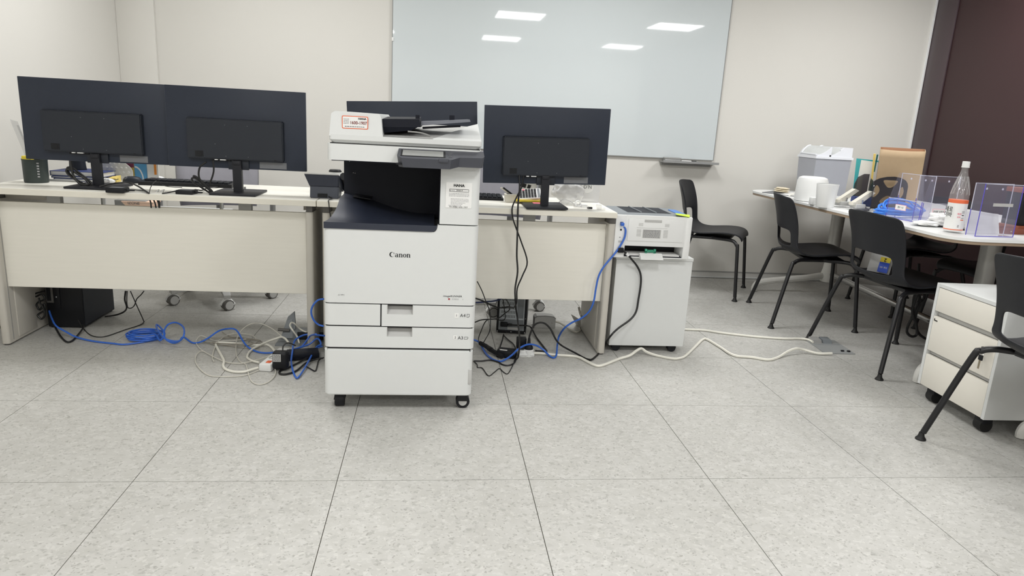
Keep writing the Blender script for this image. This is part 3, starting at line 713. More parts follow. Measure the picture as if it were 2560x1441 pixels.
# power bricks and cable ties
def brick(label, u0, u1, v, rz=.1, h=.021, tl=None):
    a, c = fl(u0, v, DT), fl(u1, v, DT); cx, cy = (a.x+c.x)/2, a.y+.035
    t = thing('power_adapter', label, 'adapter', (cx, cy, DT), rz)
    w = (c.x-a.x)/2
    obj('case', B().box(-w, w, -.034, .034, 0, h, .004), BLACK, t, local=True)
    obj('plug_sleeve', B().cyl((w, .0, h*.5), (w+.03, .004, h*.45), .0045, .003), BLACK, t, local=True)
    obj('rating_label', B().box(-w*.7, w*.7, -.02, .02, h, h+.0006), LABELG, t, local=True)
    return t
brick('black power adapter in front of the left monitor foot', 262, 316, 482, .05)
brick('flat black power adapter between the two left monitors', 438, 488, 486, -.05, .018)
def cable(label, pts, r, m, cat='cable', name='cable', smooth=5, closed=False, seg=6):
    return obj(name, B().tube(pts, r, seg, smooth, closed), m, label=label, cat=cat)
def onz(pp, z): return [fl(u, v, z) for u, v in pp]
def loops(c, a, bq, n, amp, seed=1, ang=0, tilt=0, wob=.25, pts=12):
    rnd = random.Random(seed); out = []
    for k in range(n*pts):
        q = 2*PI*k/pts; s = 1+wob*rnd.uniform(-.5, .5)
        x, y = a*s*math.cos(q), bq*s*math.sin(q)
        out.append(Vector((c[0]+x*math.cos(ang)-y*math.sin(ang), c[1]+x*math.sin(ang)+y*math.cos(ang), c[2]+amp*(k/(n*pts))+tilt*x)))
    return out
# bundled cord standing beside the neck: loops in an upright plane, so traced on the plane y
def upright(pp, y, dy=.0): return [py(u, v, y+dy*i) for i, (u, v) in enumerate(pp)]
mb = B().tube(upright([(176, 403), (180, 425), (184, 440), (200, 460), (222, 462), (215, 450), (195, 436), (172, 424), (166, 428), (175, 440), (205, 458), (228, 466), (225, 455), (205, 438), (180, 420), (168, 422), (180, 442), (210, 462), (240, 468)], 3.275, .0012), .0048, 7)
obj('coiled_cord', mb, BCAB, label='bundled black video cord beside the leftmost monitor neck', cat='cable')
mb = B().tube(upright([(533, 402), (534, 430), (524, 462)], 3.245), .004, 6).tube(upright([(516, 405), (500, 418), (497, 440), (505, 456), (525, 476), (512, 466), (492, 448), (480, 446), (484, 456), (505, 470), (528, 484), (520, 472), (500, 455), (484, 442), (490, 442), (510, 458), (532, 480)], 3.24, .0014), .0042, 7)
obj('coiled_cord', mb, BCAB, label='bundled black cord beside the second monitor neck', cat='cable')
cable('black cable arching over the left desk from the left adapter', [fl(250, 466, DT+.02), fl(290, 458, DT+.022), fl(322, 457, DT+.022), fl(345, 466, DT+.016), fl(362, 477, DT+.01), fl(372, 483, DT+.003), fl(373, 484, DT-.01)], .0036, BCAB)
cable('thin black wire from the left adapter to the desk edge', [fl(316, 474, DT+.012), fl(335, 475, DT+.006), fl(358, 477, DT+.004), fl(372, 483, DT+.004)], .0022, BCAB)
cable('thin grey wire looping up behind the flat adapter', [fl(373, 483, DT+.003), fl(378, 466, DT+.03), fl(392, 452, DT+.045), fl(410, 464, DT+.03), fl(430, 468, DT+.012), fl(455, 469, DT+.008)], .0018, BCAB)
cable('black cord end left of the flat adapter', [fl(405, 484, DT+.003), fl(420, 482, DT+.006), fl(439, 478, DT+.01)], .003, BCAB)
cable('black cord from the flat adapter to the bundled cord', [fl(487, 474, DT+.01), fl(505, 476, DT+.008), fl(520, 470, DT+.008), fl(560, 465, DT+.005)], .003, BCAB)
cable('thin black wire behind the leftmost monitor foot', [fl(250, 460, DT+.006), fl(258, 446, DT+.03), fl(266, 444, DT+.03), fl(285, 450, DT+.018), fl(296, 448, DT+.02)], .0018, BCAB)
t = thing('cable_clip', 'pale adhesive cable clips on the left desk edge', 'clip', P(fl(398, 480, DT)))
q = fl(398, 481, DT)
obj('clip_arm', B().hexa([q+Vector((-.022, 0, 0)), q+Vector((-.008, 0, 0)), q+Vector((-.008, .012, 0)), q+Vector((-.022, .012, 0)), q+Vector((-.006, .002, .012)), q+Vector((-.001, .002, .012)), q+Vector((-.001, .01, .012)), q+Vector((-.006, .01, .012))]), LGREY, t)
obj('clip_arm', B().hexa([q+Vector((0, 0, 0)), q+Vector((.014, 0, 0)), q+Vector((.014, .012, 0)), q+Vector((0, .012, 0)), q+Vector((.016, .002, .013)), q+Vector((.021, .002, .013)), q+Vector((.021, .01, .013)), q+Vector((.016, .01, .013))]), LGREY, t)
t = thing('drawing_pin_strip', 'small clear cable holder beside the second monitor foot', 'clip', P(fl(612, 478, DT)))
q = fl(612, 478, DT)
obj('strip', B().box(q.x-.012, q.x+.012, q.y, q.y+.01, DT, DT+.004).box(q.x-.004, q.x+.004, q.y, q.y+.008, DT, DT+.02), LGREY, t)
# desk phone
t = thing('desk_phone', 'dark desk phone seen from behind, left of the copier', 'phone', (-.505, 3.28, DT))
ph = B().hexa([(-.565, 3.24, DT), (-.437, 3.24, DT), (-.437, 3.34, DT), (-.565, 3.34, DT), (-.565, 3.25, DT+.055), (-.437, 3.25, DT+.055), (-.43, 3.335, DT+.07), (-.57, 3.335, DT+.07)])
bmesh.ops.bevel(ph.bm, geom=ph.bm.edges[:], offset=.003, segments=2, affect='EDGES')
obj('foot_housing', ph, PHONEM, t)
b = B().hexa([(-.566, 3.248, DT+.052), (-.437, 3.248, DT+.052), (-.425, 3.36, DT+.02), (-.575, 3.36, DT+.02), (-.59, 3.236, DT+.112), (-.432, 3.236, DT+.112), (-.42, 3.37, DT+.06), (-.585, 3.37, DT+.06)])
bmesh.ops.bevel(b.bm, geom=b.bm.edges[:], offset=.004, segments=2, affect='EDGES')
bdy = obj('phone_body', b, NAVY, t)
obj('top_rim', B().box(-.588, -.434, 3.232, 3.24, DT+.108, DT+.1135, .002), LGREY, bdy)
obj('socket_recess', B().box(-.53, -.487, 3.2375, 3.242, DT+.006, DT+.022), BLACK, bdy)
hs = B().tube([(-.417, 3.262, DT+.103), (-.416, 3.275, DT+.098), (-.412, 3.31, DT+.075), (-.408, 3.35, DT+.035), (-.408, 3.36, DT+.018)], .017, 10)
obj('handset', hs, BLACK, t)
cable('thin black phone wire hanging over the desk edge by the copier', [(-.48, 3.236, DT+.01), (-.458, 3.20, DT+.006), (-.468, 3.15, DT+.004), (-.466, 3.143, DT-.01), (-.462, 3.142, DT-.05), (-.452, 3.15, DT-.09), (-.435, 3.18, DT-.10)], .0022, BCAB)
c = py(838, 432, 3.5)
t = thing('paper_cup', 'white cup with a dark lid behind the desk phone', 'cup', (c.x, 3.5, DT))
obj('cup', B().lathe([(.0, 0), (.024, 0), (.030, .102), (.0, .102)], (c.x, 3.5, DT), 18), WHITE2, t); obj('lid', B().lathe([(.031, .102), (.031, .106), (.026, .113), (.0, .115)], (c.x, 3.5, DT), 18), BLACK, t)
# under-top shelf with small boxes seen through the gap
t = obj('hanging_shelf', B().box(-1.66, -1.08, 3.66, 3.87, .556, .568), WHITE, dA)
obj('hanger', B().box(-1.66, -1.652, 3.66, 3.695, .568, .6925), WHITE, t); obj('hanger', B().box(-1.088, -1.08, 3.66, 3.695, .568, .6925), WHITE, t)
for i, (u0, u1) in enumerate(((374, 378), (383, 390), (392, 398), (396, 399))):
    cable('short black cord end hanging below the left desktop edge, '+('first', 'second', 'third', 'fourth')[i]+' of four', [py(u0, 498, 3.215), py((u0+u1)/2+1, 508, 3.215), py(u1, 520, 3.22)], .0032, BCAB, name='cord_end')
a = py(302, 500, 3.76); c = py(386, 508, 3.76); s0, s1 = a.x, c.x
t = thing('peach_box', 'flat peach coloured box seen through the gap below the left desktop', 'box', ((s0+s1)/2, 3.8, .5685))
obj('carton', B().hexa([(s0+.03, 3.76, .5685), (s1-.03, 3.76, .5685), (s1-.02, 3.85, .5685), (s0+.02, 3.85, .5685), (s0, 3.76, .60), (s1, 3.76, .60), (s1, 3.86, .604), (s0, 3.86, .604)]), PEACH, t)
text('box_print', 'IZONE', ((s0+s1)/2-.02, 3.7585, .592), .02, INKG, t)
t = thing('metal_tin', 'small grey printed tin beside the peach box', 'tin', (-1.57, 3.8, .5685))
obj('tin', B().box(-1.645, -1.49, 3.77, 3.86, .5685, .606, .004), GREYP, t); obj('print_spot', B().box(-1.60, -1.57, 3.7692, 3.77, .585, .60), YELLOW, t)

# ================================================================== ON THE RIGHT DESK
t = thing('keyboard', 'black keyboard right behind the copier on the right desk', 'keyboard', (.2, 3.5, DT))
obj('case', B().hexa([(.0, 3.44, DT), (.345, 3.44, DT), (.345, 3.57, DT), (.0, 3.57, DT), (.0, 3.44, DT+.012), (.345, 3.44, DT+.012), (.345, 3.57, DT+.02), (.0, 3.57, DT+.02)]), BLACK, t)
b = B()
for r in range(5):
    for q in range(14): b.box(.01+.0235*q, .029+.0235*q, 3.45+.022*r, 3.468+.022*r, DT+.011+.0015*r, DT+.0185+.0015*r)
obj('key_row', b, NAVYD, t, kind='stuff')
t = thing('pen_tray', 'beige open pen box left of the white calculator', 'pen box', (.385, 3.40, DT))
obj('box', B().hexa([(.35, 3.37, DT), (.44, 3.39, DT), (.44, 3.44, DT), (.35, 3.43, DT), (.345, 3.365, DT+.04), (.445, 3.385, DT+.04), (.445, 3.445, DT+.04), (.345, 3.435, DT+.04)]), OFFW, t)
obj('inner_well', B().box(.355, .436, 3.385, 3.432, DT+.0395, DT+.0408), BEADM, t)
for k, (dx_, m_) in enumerate(((0, OFFW), (.012, BLACK))):
    q = thing('pen', ('white pen' if k == 0 else 'black pen')+' leaning in the beige pen box', 'pen', (.36+dx_, 3.40, DT+.04))
    obj('barrel', B().cyl((.375+dx_, 3.41, DT+.036), (.325+dx_, 3.40, DT+.07), .004), m_, q)
t = thing('paper_note', 'white sheet with black marks standing behind the calculator', 'paper', (.49, 3.56, DT))
obj('sheet', B().box(.445, .525, 3.555, 3.557, DT, DT+.095, rot=Matrix.Rotation(.05, 3, 'Y')), PAPER, t)
obj('black_mark', B().box(.44, .47, 3.5535, 3.5555, DT+.062, DT+.082, rot=Matrix.Rotation(.25, 3, 'Y')).box(.477, .494, 3.5535, 3.5555, DT+.056, DT+.076, rot=Matrix.Rotation(.3, 3, 'Y')), INK, t)
t = thing('ink_bottle', 'small navy blue box behind the monitor neck on the right desk', 'box', (.56, 3.55, DT))
obj('carton', B().box(.535, .585, 3.53, 3.56, DT, DT+.10, .003), NAVYBK, t); obj('grey_band', B().box(.533, .545, 3.528, 3.562, DT+.05, DT+.1), STEELD, t)
yp = thing('yellow_notepad', 'thick yellow notepad under the calculator', 'notepad', (.47, 3.34, DT+.0105))
YZ = DT+.0105
obj('sheets', B().box(.40, .54, 3.345, 3.44, DT+.0105, DT+.0195, .001, 1), YELL2, yp); obj('top_sheet', B().box(.405, .535, 3.347, 3.43, DT+.0195, DT+.0215), YELLOW, yp)
t = thing('calculator', 'white calculator with black keys beside the right monitor neck', 'calculator', (.50, 3.37, DT+.02))
Rm = Matrix.Translation((.468, 3.385, DT+.045)) @ Matrix.Rotation(.62, 4, 'X') @ Matrix.Rotation(-.12, 4, 'Y') @ Matrix.Rotation(-PI/2, 4, 'Z')
CM = Rm @ Matrix.Scale(.86, 4)
obj('case', B().box(-.042, .042, -.062, .064, -.006, .006, .003).turn(CM), WHITE2, t)
obj('display', B().box(-.036, .036, .044, .058, .0055, .0075).turn(CM), STEELD, t)
kb_ = B()
for i in range(5):
    for j in range(6): kb_.box(-.036+.0148*i, -.0245+.0148*i, -.058+.0165*j, -.0455+.0165*j, .0055, .0085)
obj('key', kb_.turn(CM), INK, t, kind='stuff')
obj('red_key', B().box(-.036, -.0245, -.0415, -.029, .0085, .0092).turn(CM), PINK, t, label='red calculator key')
obj('stand', B().box(-.03, .03, -.02, .04, -.019, -.006).turn(Matrix.Translation((.468, 3.40, DT+.043))), BLACK, t)
t = thing('pink_note', 'pink sticky note by the right monitor neck', 'sticky note', (.5, 3.3, DT+.011))
obj('sheet', B().box(.475, .525, 3.285, 3.325, DT+.0102, DT+.0125), PINK, t)
def bag(name, label, c, sc, m, seed, amp=.35, cat='bag'):
    t = thing(name, label, cat, (c[0], c[1], c[2]-sc[2]*.9))
    obj('film', B().ico(c, 1, 4, sc, amp, 2.3, seed), m, t, ang=60)
    return t
t = bag('plastic_bag', 'crumpled clear plastic bag right of the monitor neck', (.665, 3.42, DT+.062), (.075, .07, .058), FILMB, 3)
obj('film_fold', B().tube([(.60, 3.345, DT+.01), (.63, 3.34, DT+.03), (.66, 3.345, DT+.025), (.685, 3.34, DT+.012), (.72, 3.335, DT+.004)], .0016, 5), INKL, t)
t = thing('printed_bag', 'clear bag with a round D N badge near the right desk end', 'bag', (.80, 3.56, DT))
obj('film', B().hexa([(.735, 3.53, DT), (.85, 3.53, DT), (.85, 3.58, DT), (.735, 3.58, DT), (.735, 3.55, DT+.11), (.862, 3.55, DT+.105), (.862, 3.565, DT+.105), (.735, 3.565, DT+.11)]), FILMB, t)
obj('badge', B().cyl((.79, 3.538, DT+.078), (.79, 3.541, DT+.078), .03, seg=24), PAPER, t)
text('badge_print', "D'N", (.79, 3.5365, DT+.079), .026, INKG, t)
t = thing('tape_dispenser', 'small clear tape cutters lying on the right desk corner', 'dispenser', (.73, 3.25, DT))
obj('clear_shell', B().box(.665, .735, 3.22, 3.27, DT, DT+.018, .006).box(.69, .745, 3.30, 3.34, DT, DT+.014, .005), CLEARB, t)
obj('white_roll', B().lathe([(.010, -.008), (.016, -.008), (.016, .008), (.010, .008)], (.70, 3.32, DT+.016), 16, 'Y', cap=False).box(.715, .742, 3.30, 3.325, DT, DT+.016, .002), WHITE2, t)
obj('cutter', B().box(.728, .752, 3.225, 3.24, DT+.003, DT+.012, .002), INK, t)
t = thing('clear_clip_box', 'tiny clear box at the right desk corner', 'box', (.79, 3.25, DT))
obj('shell', B().box(.778, .80, 3.24, 3.265, DT, DT+.022, .001).box(.775, .815, 3.225, 3.238, DT, DT+.010, .001), CLEARB, t)
# cords hanging from the right monitor
yF = 3.138
c1 = [py(1298, 438, 3.232), py(1299, 470, 3.20), py(1296, 500, 3.16), Vector((py(1295, 520, 3.14).x, 3.14, DT+.006))]+[py(u, v, yF) for u, v in ((1294, 560), (1293, 600), (1292, 640), (1294, 680), (1288, 720), (1288, 745))]+[py(1290, 772, 3.2), py(1294, 800, 3.22), fl(1299, 850, .12), fl(1296, 890, .05), fl(1290, 900, .02)]
cable('black power cord hanging from the monitor beside the copier down to the floor', c1, .0042, BCAB, name='power_cable')
c2 = [py(1309, 440, 3.232), py(1304, 468, 3.20), py(1292, 492, 3.17), Vector((py(1281, 514, 3.14).x, 3.14, DT+.006))]+[py(u, v, yF+.008) for u, v in ((1282, 545), (1290, 570), (1303, 605), (1318, 655), (1306, 690), (1293, 722), (1292, 755))]+[py(1286, 768, 3.2)]
cable('black video cord zigzagging down the front of the right desk', c2, .0036, BCAB, name='video_cable')

# ================================================================== UNDER THE DESKS
t = thing('computer_tower', 'black computer tower on the floor under the left desk', 'computer', (-1.78, 3.64, 0))
ZT = .42
bb = B().box(-1.868, -1.70, 3.47, 3.80, .006, ZT, .005)
obj('case', bb, BLACK, t)
obj('back_plate', B().box(-1.862, -1.83, 3.466, 3.47, .13, .40), BEADM, t)
obj('expansion_slot', B().box(-1.828, -1.80, 3.4655, 3.47, .10, .30, .001), BLACK, t)
obj('port_block', B().box(-1.858, -1.84, 3.464, 3.468, .14, .22), BLACK, t)
obj('side_panel', B().box(-1.700, -1.698, 3.478, 3.79, .016, ZT-.01), MONB, t)
obj('screw', B().cyl((-1.815, 3.464, .16), (-1.815, 3.466, .16), .003, seg=8), STEEL, t)
obj('foot', B().box(-1.86, -1.84, 3.48, 3.5, 0, .007).box(-1.73, -1.71, 3.48, 3.5, 0, .007).box(-1.86, -1.84, 3.77, 3.79, 0, .007).box(-1.73, -1.71, 3.77, 3.79, 0, .007), RUBBER, t, kind='stuff')
rnd = random.Random(3)
pts = [py(u, v, 3.44-.002*i) for i, (u, v) in enumerate([(112, 728), (88, 735), (90, 742), (105, 736), (112, 748), (96, 756), (92, 765), (100, 775), (110, 760), (112, 775), (98, 785), (95, 790), (104, 798), (112, 788), (108, 770), (100, 758), (97, 745)])]
cable('tangled black cords behind the tower beside the left desk leg', pts, .0045, BCAB, name='cord_bundle')
cable('black cord drooping in a V below the black tower', [py(132, 805, 3.45), fl(140, 822, .03), fl(152, 842, .006), fl(166, 855, .005), fl(180, 853, .005), fl(195, 838, .006), fl(208, 820, .02), py(206, 812, 3.46)], .0045, BCAB)
cable('thin black wire trailing on the floor right of the tower', [py(326, 728, 3.50), py(340, 760, 3.5), fl(358, 800, .02), fl(359, 806, .004), fl(350, 813, .003), fl(310, 826, .003), fl(262, 842, .003), fl(230, 840, .003), fl(210, 824, .003), py(195, 800, 3.46)], .0024, BCAB)
cable('pair of black cords hanging below the left desk panel', [py(314, 728, 3.5), py(312, 750, 3.5), py(317, 768, 3.51), fl(310, 780, .05), fl(290, 788, .012), fl(262, 792, .006)], .0042, BCAB)
cable('black wire looping below the left desk panel', [py(318, 728, 3.48), py(317, 750, 3.48), py(319, 768, 3.48), py(327, 771, 3.48), py(336, 764, 3.48), py(342, 748, 3.48), py(352, 738, 3.48), py(360, 728, 3.48)], .0026, BCAB)
# blue network cable of the left side
bl = [py(123, 777, 3.46), py(128, 792, 3.44), fl(140, 815, .05), fl(165, 830, .03), fl(190, 843, .012), fl(230, 853, .006), fl(280, 859, .005), fl(320, 861, .006)]
cc = fl(363, 849, 0)
bl += loops((cc.x, cc.y, .008), .075, .058, 4, .03, 5, -.1, wob=.22)
bl += [fl(400, 852, .02), fl(412, 835, .05), fl(400, 818, .06), fl(391, 812, .06), fl(394, 825, .06), fl(410, 845, .05), fl(430, 853, .04), fl(450, 852, .05), fl(460, 838, .08), fl(458, 818, .09), fl(440, 807, .09), fl(420, 812, .08), fl(410, 830, .06), fl(414, 848, .03), fl(432, 858, .01), fl(448, 854, .012), fl(458, 843, .02), fl(480, 857, .008), fl(500, 856, .012), fl(520, 846, .03), fl(545, 829, .06), fl(565, 823, .06), fl(585, 823, .06), fl(596, 832, .05), fl(607, 852, .03), fl(620, 868, .012), fl(640, 879, .006), fl(662, 883, .006), fl(684, 882, .01)]
cable('blue network cable coiled on the floor under the left desk', bl, .0042, BLUE, name='network_cable', smooth=4)
bl = [py(809, 748, 3.0), py(795, 751, 3.02), py(782, 765, 3.03), py(778, 782, 3.03), py(784, 800, 3.03), py(796, 812, 3.03), py(809, 816, 3.02)]
cable('blue network cable arc left of the copier', bl, .0042, BLUE, name='network_cable')
bl = [fl(812, 840, .09), fl(790, 838, .08), fl(765, 837, .07), fl(745, 845, .06), fl(735, 856, .05), fl(731, 880, .04), fl(728, 905, .02), fl(733, 930, .01), fl(741, 945, .006), fl(749, 940, .008), fl(765, 915, .015), fl(790, 870, .03), fl(802, 862, .04), fl(798, 850, .06), fl(790, 848, .06), fl(775, 860, .04), fl(755, 868, .03), fl(735, 874, .03), fl(750, 875, .025), fl(780, 874, .02), fl(806, 866, .03)]
cable('blue network cable hanging in a point left of the copier', bl, .0042, BLUE, name='network_cable')
bl = [fl(722, 878, .02), fl(740, 872, .02), fl(755, 866, .03), fl(768, 850, .06), fl(776, 840, .08), py(790, 836, 3.0)]
cable('blue network cable running from the dark box to the copier', bl, .004, BLUE, name='network_cable')
# white tangle
wt = [fl(645, 920, .012), fl(628, 925, .01), fl(610, 930, .008), fl(585, 930, .006), fl(565, 924, .006), fl(558, 915, .006), fl(560, 903, .006), fl(553, 888, .006), fl(541, 866, .006), fl(541, 858, .006), fl(560, 857, .006), fl(600, 860, .006), fl(640, 863, .006), fl(665, 862, .008), fl(678, 868, .010), fl(688, 880, .012)]
cable('thick white power lead curving across the floor to the power strip', wt, .0055, WCAB, name='power_lead')
wt = [fl(648, 907, .012), fl(632, 903, .01), fl(622, 898, .008), fl(618, 892, .008), fl(624, 880, .008), fl(640, 868, .012), fl(670, 854, .02), fl(690, 847, .03), fl(704, 843, .04), fl(714, 848, .04), fl(722, 858, .03)]
cable('white power lead from the strip to the open floor box', wt, .005, WCAB, name='power_lead')
wt = [fl(748, 858, .02), fl(743, 842, .04), fl(733, 828, .07), fl(725, 815, .09), fl(729, 807, .1), fl(738, 811, .09), fl(750, 823, .06), fl(765, 830, .05), fl(776, 824, .05)]
cable('white lead rising out of the open floor box', wt, .004, WCAB, name='power_lead')
gt = [fl(700, 878, .03), fl(680, 888, .02), fl(650, 898, .012), fl(620, 906, .008), fl(600, 909, .006), fl(570, 907, .006), fl(545, 898, .006), fl(520, 885, .006), fl(500, 872, .006), fl(490, 855, .008), fl(497, 843, .012), fl(505, 840, .012), fl(520, 846, .008), fl(540, 852, .006), fl(580, 852, .006), fl(620, 848, .006), fl(640, 850, .006), fl(632, 840, .008), fl(610, 835, .012), fl(590, 834, .015), fl(565, 840, .012), fl(545, 855, .01), fl(535, 875, .006), fl(531, 895, .006), fl(535, 904, .006)]
cable('thin grey phone wire tangled on the floor under the left desk', gt, .0024, GCAB, name='phone_wire')
gt = [fl(512, 879, .006), fl(500, 879, .008), fl(490, 890, .008), fl(489, 905, .006), fl(500, 923, .005), fl(520, 938, .004), fl(545, 942, .004), fl(580, 942, .004), fl(615, 938, .004), fl(650, 925, .005), fl(672, 916, .012), fl(682, 918, .012), fl(689, 928, .008), fl(685, 942, .006), fl(670, 956, .004), fl(648, 962, .004), fl(630, 955, .004), fl(622, 938, .004), fl(618, 922, .005), fl(614, 911, .006), fl(600, 904, .005), fl(592, 890, .005), fl(590, 870, .006), fl(593, 845, .02), fl(605, 825, .05), fl(625, 811, .08), fl(650, 809, .08), fl(680, 822, .06), fl(705, 842, .03)]
cable('thin grey wire in wide loops on the floor left of the copier', gt, .0022, GCAB, name='phone_wire')
gt = [fl(555, 830, .006), fl(570, 840, .006), fl(600, 848, .004), fl(630, 856, .004), fl(648, 868, .004), fl(630, 872, .004), fl(590, 868, .004), fl(550, 862, .004), fl(535, 855, .004)]+loops((fl(580, 858).x, fl(580, 858).y, .004), .13, .06, 2, .012, 8, -.1)
cable('dull grey wire loops lying flat behind the white tangle', gt, .002, mat('dull_grey_cable', (150, 145, 135), .6), name='phone_wire')
# power strip, adapter, box, open floor socket
a = fl(668, 926, 0); ang = math.atan2(fl(745, 860).y-a.y, fl(745, 860).x-a.x)
t = thing('power_strip', 'white power strip with a lit orange switch left of the copier', 'power strip', (a.x, a.y+.01, 0), ang)
obj('housing', B().box(-.03, .20, -.027, .027, 0, .034, .006), WHITE2, t, local=True)
obj('switch', B().box(-.012, .014, -.016, .004, .033, .037, .002), ORANGE, t, local=True)
obj('socket_ring', B().lathe([(.012, .032), (.019, .032), (.019, .036), (.012, .036)], (.06, 0, 0), 16, cap=False).lathe([(.012, .032), (.019, .032), (.019, .036), (.012, .036)], (.11, 0, 0), 16, cap=False), LGREY, t, local=True)
a = fl(702, 924, 0)
t = thing('plug_adapter', 'black wall-plug adapter with a grey label on the power strip', 'adapter', (a.x, a.y-.012, .02))
obj('housing', B().box(a.x-.031, a.x+.036, a.y-.03, a.y+.015, .006, .088, .014, 4), BLACK, t)
obj('rating_label', B().box(a.x-.026, a.x+.008, a.y-.0312, a.y-.03, .046, .080, .0), LGREY, t)
lines('small_print', [(a.x-.023, a.x+.005, .076-.006*i, .0028) for i in range(5)], a.y-.0312, INKG, t, 6)
obj('cord', B().tube([(a.x+.01, a.y, .086), (a.x+.012, a.y+.01, .106), (a.x+.03, a.y+.02, .116), (a.x+.06, a.y+.03, .10)], .003), BCAB, t)
a = fl(752, 902, 0)
t = thing('network_box', 'flat navy black network box on the floor left of the copier', 'network box', (a.x, a.y+.03, 0), .25)
obj('case', B().box(-.07, .075, -.035, .045, .004, .034, .005), NAVYD, t, local=True)
obj('foot', B().box(-.06, -.04, -.02, .03, 0, .005).box(.045, .065, -.02, .03, 0, .005), RUBBER, t, local=True)
obj('port', B().box(-.071, -.069, -.02, .02, .012, .026), BLUE, t, local=True)
cable('black cord loop on the floor left of the copier', [fl(770, 893, .015), fl(745, 908, .006), fl(715, 922, .005), fl(700, 928, .005), fl(700, 935, .005), fl(715, 936, .005), fl(740, 928, .006), fl(765, 908, .01), fl(790, 899, .012), fl(808, 896, .02)], .0042, BCAB, name='power_cable')
cable('thin black cord kinked on the floor beside the copier caster', [fl(762, 915, .006), fl(775, 922, .005), fl(788, 928, .004), fl(793, 915, .004), fl(797, 902, .008), fl(810, 894, .02)], .0028, BCAB)
q = fl(735, 858, 0)
t = thing('floor_socket', 'dark metal floor socket box with its lid standing open', 'floor socket', (q.x, q.y, 0))
obj('frame', B().box(q.x-.08, q.x+.15, q.y-.05, q.y+.10, .0, .006, .001).box(q.x-.015, q.x+.15, q.y+.04, q.y+.10, .006, .05, .003), STEELD, t)
L0 = Vector((q.x-.085, q.y+.09, .004)); L1 = Vector((q.x-.03, q.y+.10, .15))
lid_ = B().hexa([(q.x-.075, q.y+.05, .004), (q.x-.0, q.y+.05, .004), (q.x-.0, q.y+.075, .004), (q.x-.075, q.y+.075, .004), (q.x-.045, q.y+.09, .105), (q.x-.012, q.y+.09, .135), (q.x-.012, q.y+.10, .135), (q.x-.045, q.y+.10, .105)]).hexa([(q.x-.06, q.y+.042, .01), (q.x-.015, q.y+.042, .01), (q.x-.015, q.y+.052, .01), (q.x-.06, q.y+.052, .01), (q.x-.05, q.y+.078, .09), (q.x-.02, q.y+.078, .10), (q.x-.02, q.y+.088, .10), (q.x-.05, q.y+.088, .09)])
obj('lid', lid_, STEELD, t)
obj('hinge', B().cyl((q.x-.085, q.y+.05, .052), (q.x-.03, q.y+.05, .048), .008), BEADM, t)
obj('outlet', B().box(q.x+.01, q.x+.14, q.y+.032, q.y+.04, .008, .045, .002), BLACK, t)

# ---- right side of the floor
A, C = fl(1240, 833), fl(1314, 838)
cx, cy = (A.x+C.x)/2, (A.y+C.y)/2
t = thing('computer_tower', 'computer tower under the right desk with its grey metal back showing', 'computer', (cx, cy, 0), math.atan2(C.y-A.y, C.x-A.x))
W2 = (C-A).length/2; HT = .30
obj('case', B().box(-W2, W2, .006, .38, .008, HT, .003), BLACK, t, local=True)
fr = B()
for a in ((-W2, W2, .008, .02), (-W2, W2, HT-.012, HT), (-W2, -W2+.012, .008, HT), (W2-.012, W2, .008, HT)): fr.box(a[0], a[1], 0, .008, a[2], a[3])
obj('back_frame', fr, BLACK, t, local=True)
bp = obj('back_plate', B().box(-W2+.012, W2-.012, .003, .006, .02, HT-.012), STEEL, t, local=True)
obj('power_supply', B().box(-W2+.016, W2-.016, .0, .004, .022, .080), STEELD, bp, local=True)
obj('power_inlet', B().box(-W2+.022, -W2+.06, -.018, .002, .042, .066, .004).box(-W2+.06, -W2+.085, -.014, -.003, .048, .060, .003), BLACK, bp, local=True)
obj('fan_rib', B().box(-.02, .045, -.002, .001, .024, .038, .001), LGREY, bp, local=True)
obj('side_rail', B().box(W2-.05, W2-.018, -.001, .004, .09, HT-.02), STEELD, bp, local=True)
for i in range(5):
    z = .088+.0235*i
    s = B().box(-W2+.018, W2-.052, -.001, .0035, z, z+.019)
    k = obj('slot_cover', s, STEEL, bp, local=True) if False else None
    sl = B().box(-W2+.018, W2-.052, -.0006, .0035, z, z+.017)
    obj('slot_cover', sl, STEEL, t, local=True)
    hb = B()
    for j in range(9):
        for r in range(2): hb.box(-W2+.024+.0085*j, -W2+.029+.0085*j, -.001, -.0004, z+.004+.007*r, z+.008+.007*r)
    obj('vent_hole', hb, INK, t, local=True, kind='stuff')
sc_ = B()
for x in (-W2+.006, W2-.006, 0): sc_.cyl((x, -.002, .013), (x, .002, .013), .003, seg=8)
for z in (.09, .2): sc_.cyl((W2-.006, -.002, z), (W2-.006, .002, z), .003, seg=8)
obj('screw', sc_, CHROME, t, local=True, kind='stuff')
obj('foot', B().box(-W2+.01, -W2+.03, .01, .05, 0, .009).box(W2-.03, W2-.01, .01, .05, 0, .009).box(-W2+.01, -W2+.03, .33, .37, 0, .009).box(W2-.03, W2-.01, .33, .37, 0, .009), RUBBER, t, local=True, kind='stuff')
A, C = fl(1336, 820), fl(1386, 818)
t = thing('cable_box', 'small grey box with a domed lid on the floor right of the tower', 'box', ((A.x+C.x)/2, A.y+.03, 0))
P_ = [(A.x, A.y, 0), (C.x, A.y, 0), (C.x, A.y, .055), (C.x-.012, A.y, .064), ((A.x+C.x)/2, A.y, .069), (A.x+.012, A.y, .066), (A.x, A.y, .056)]
obj('case', B().prism(P_, (0, .07, 0)), LGREY, t); obj('lid_edge', B().tube([Vector(p)+Vector((0, -.001, .001)) for p in P_[2:]], .0018, 5, 0), BEADM, t)
obj('screw', B().cyl((C.x-.02, A.y-.001, .03), (C.x-.02, A.y+.001, .03), .002, seg=8), BEADM, t)
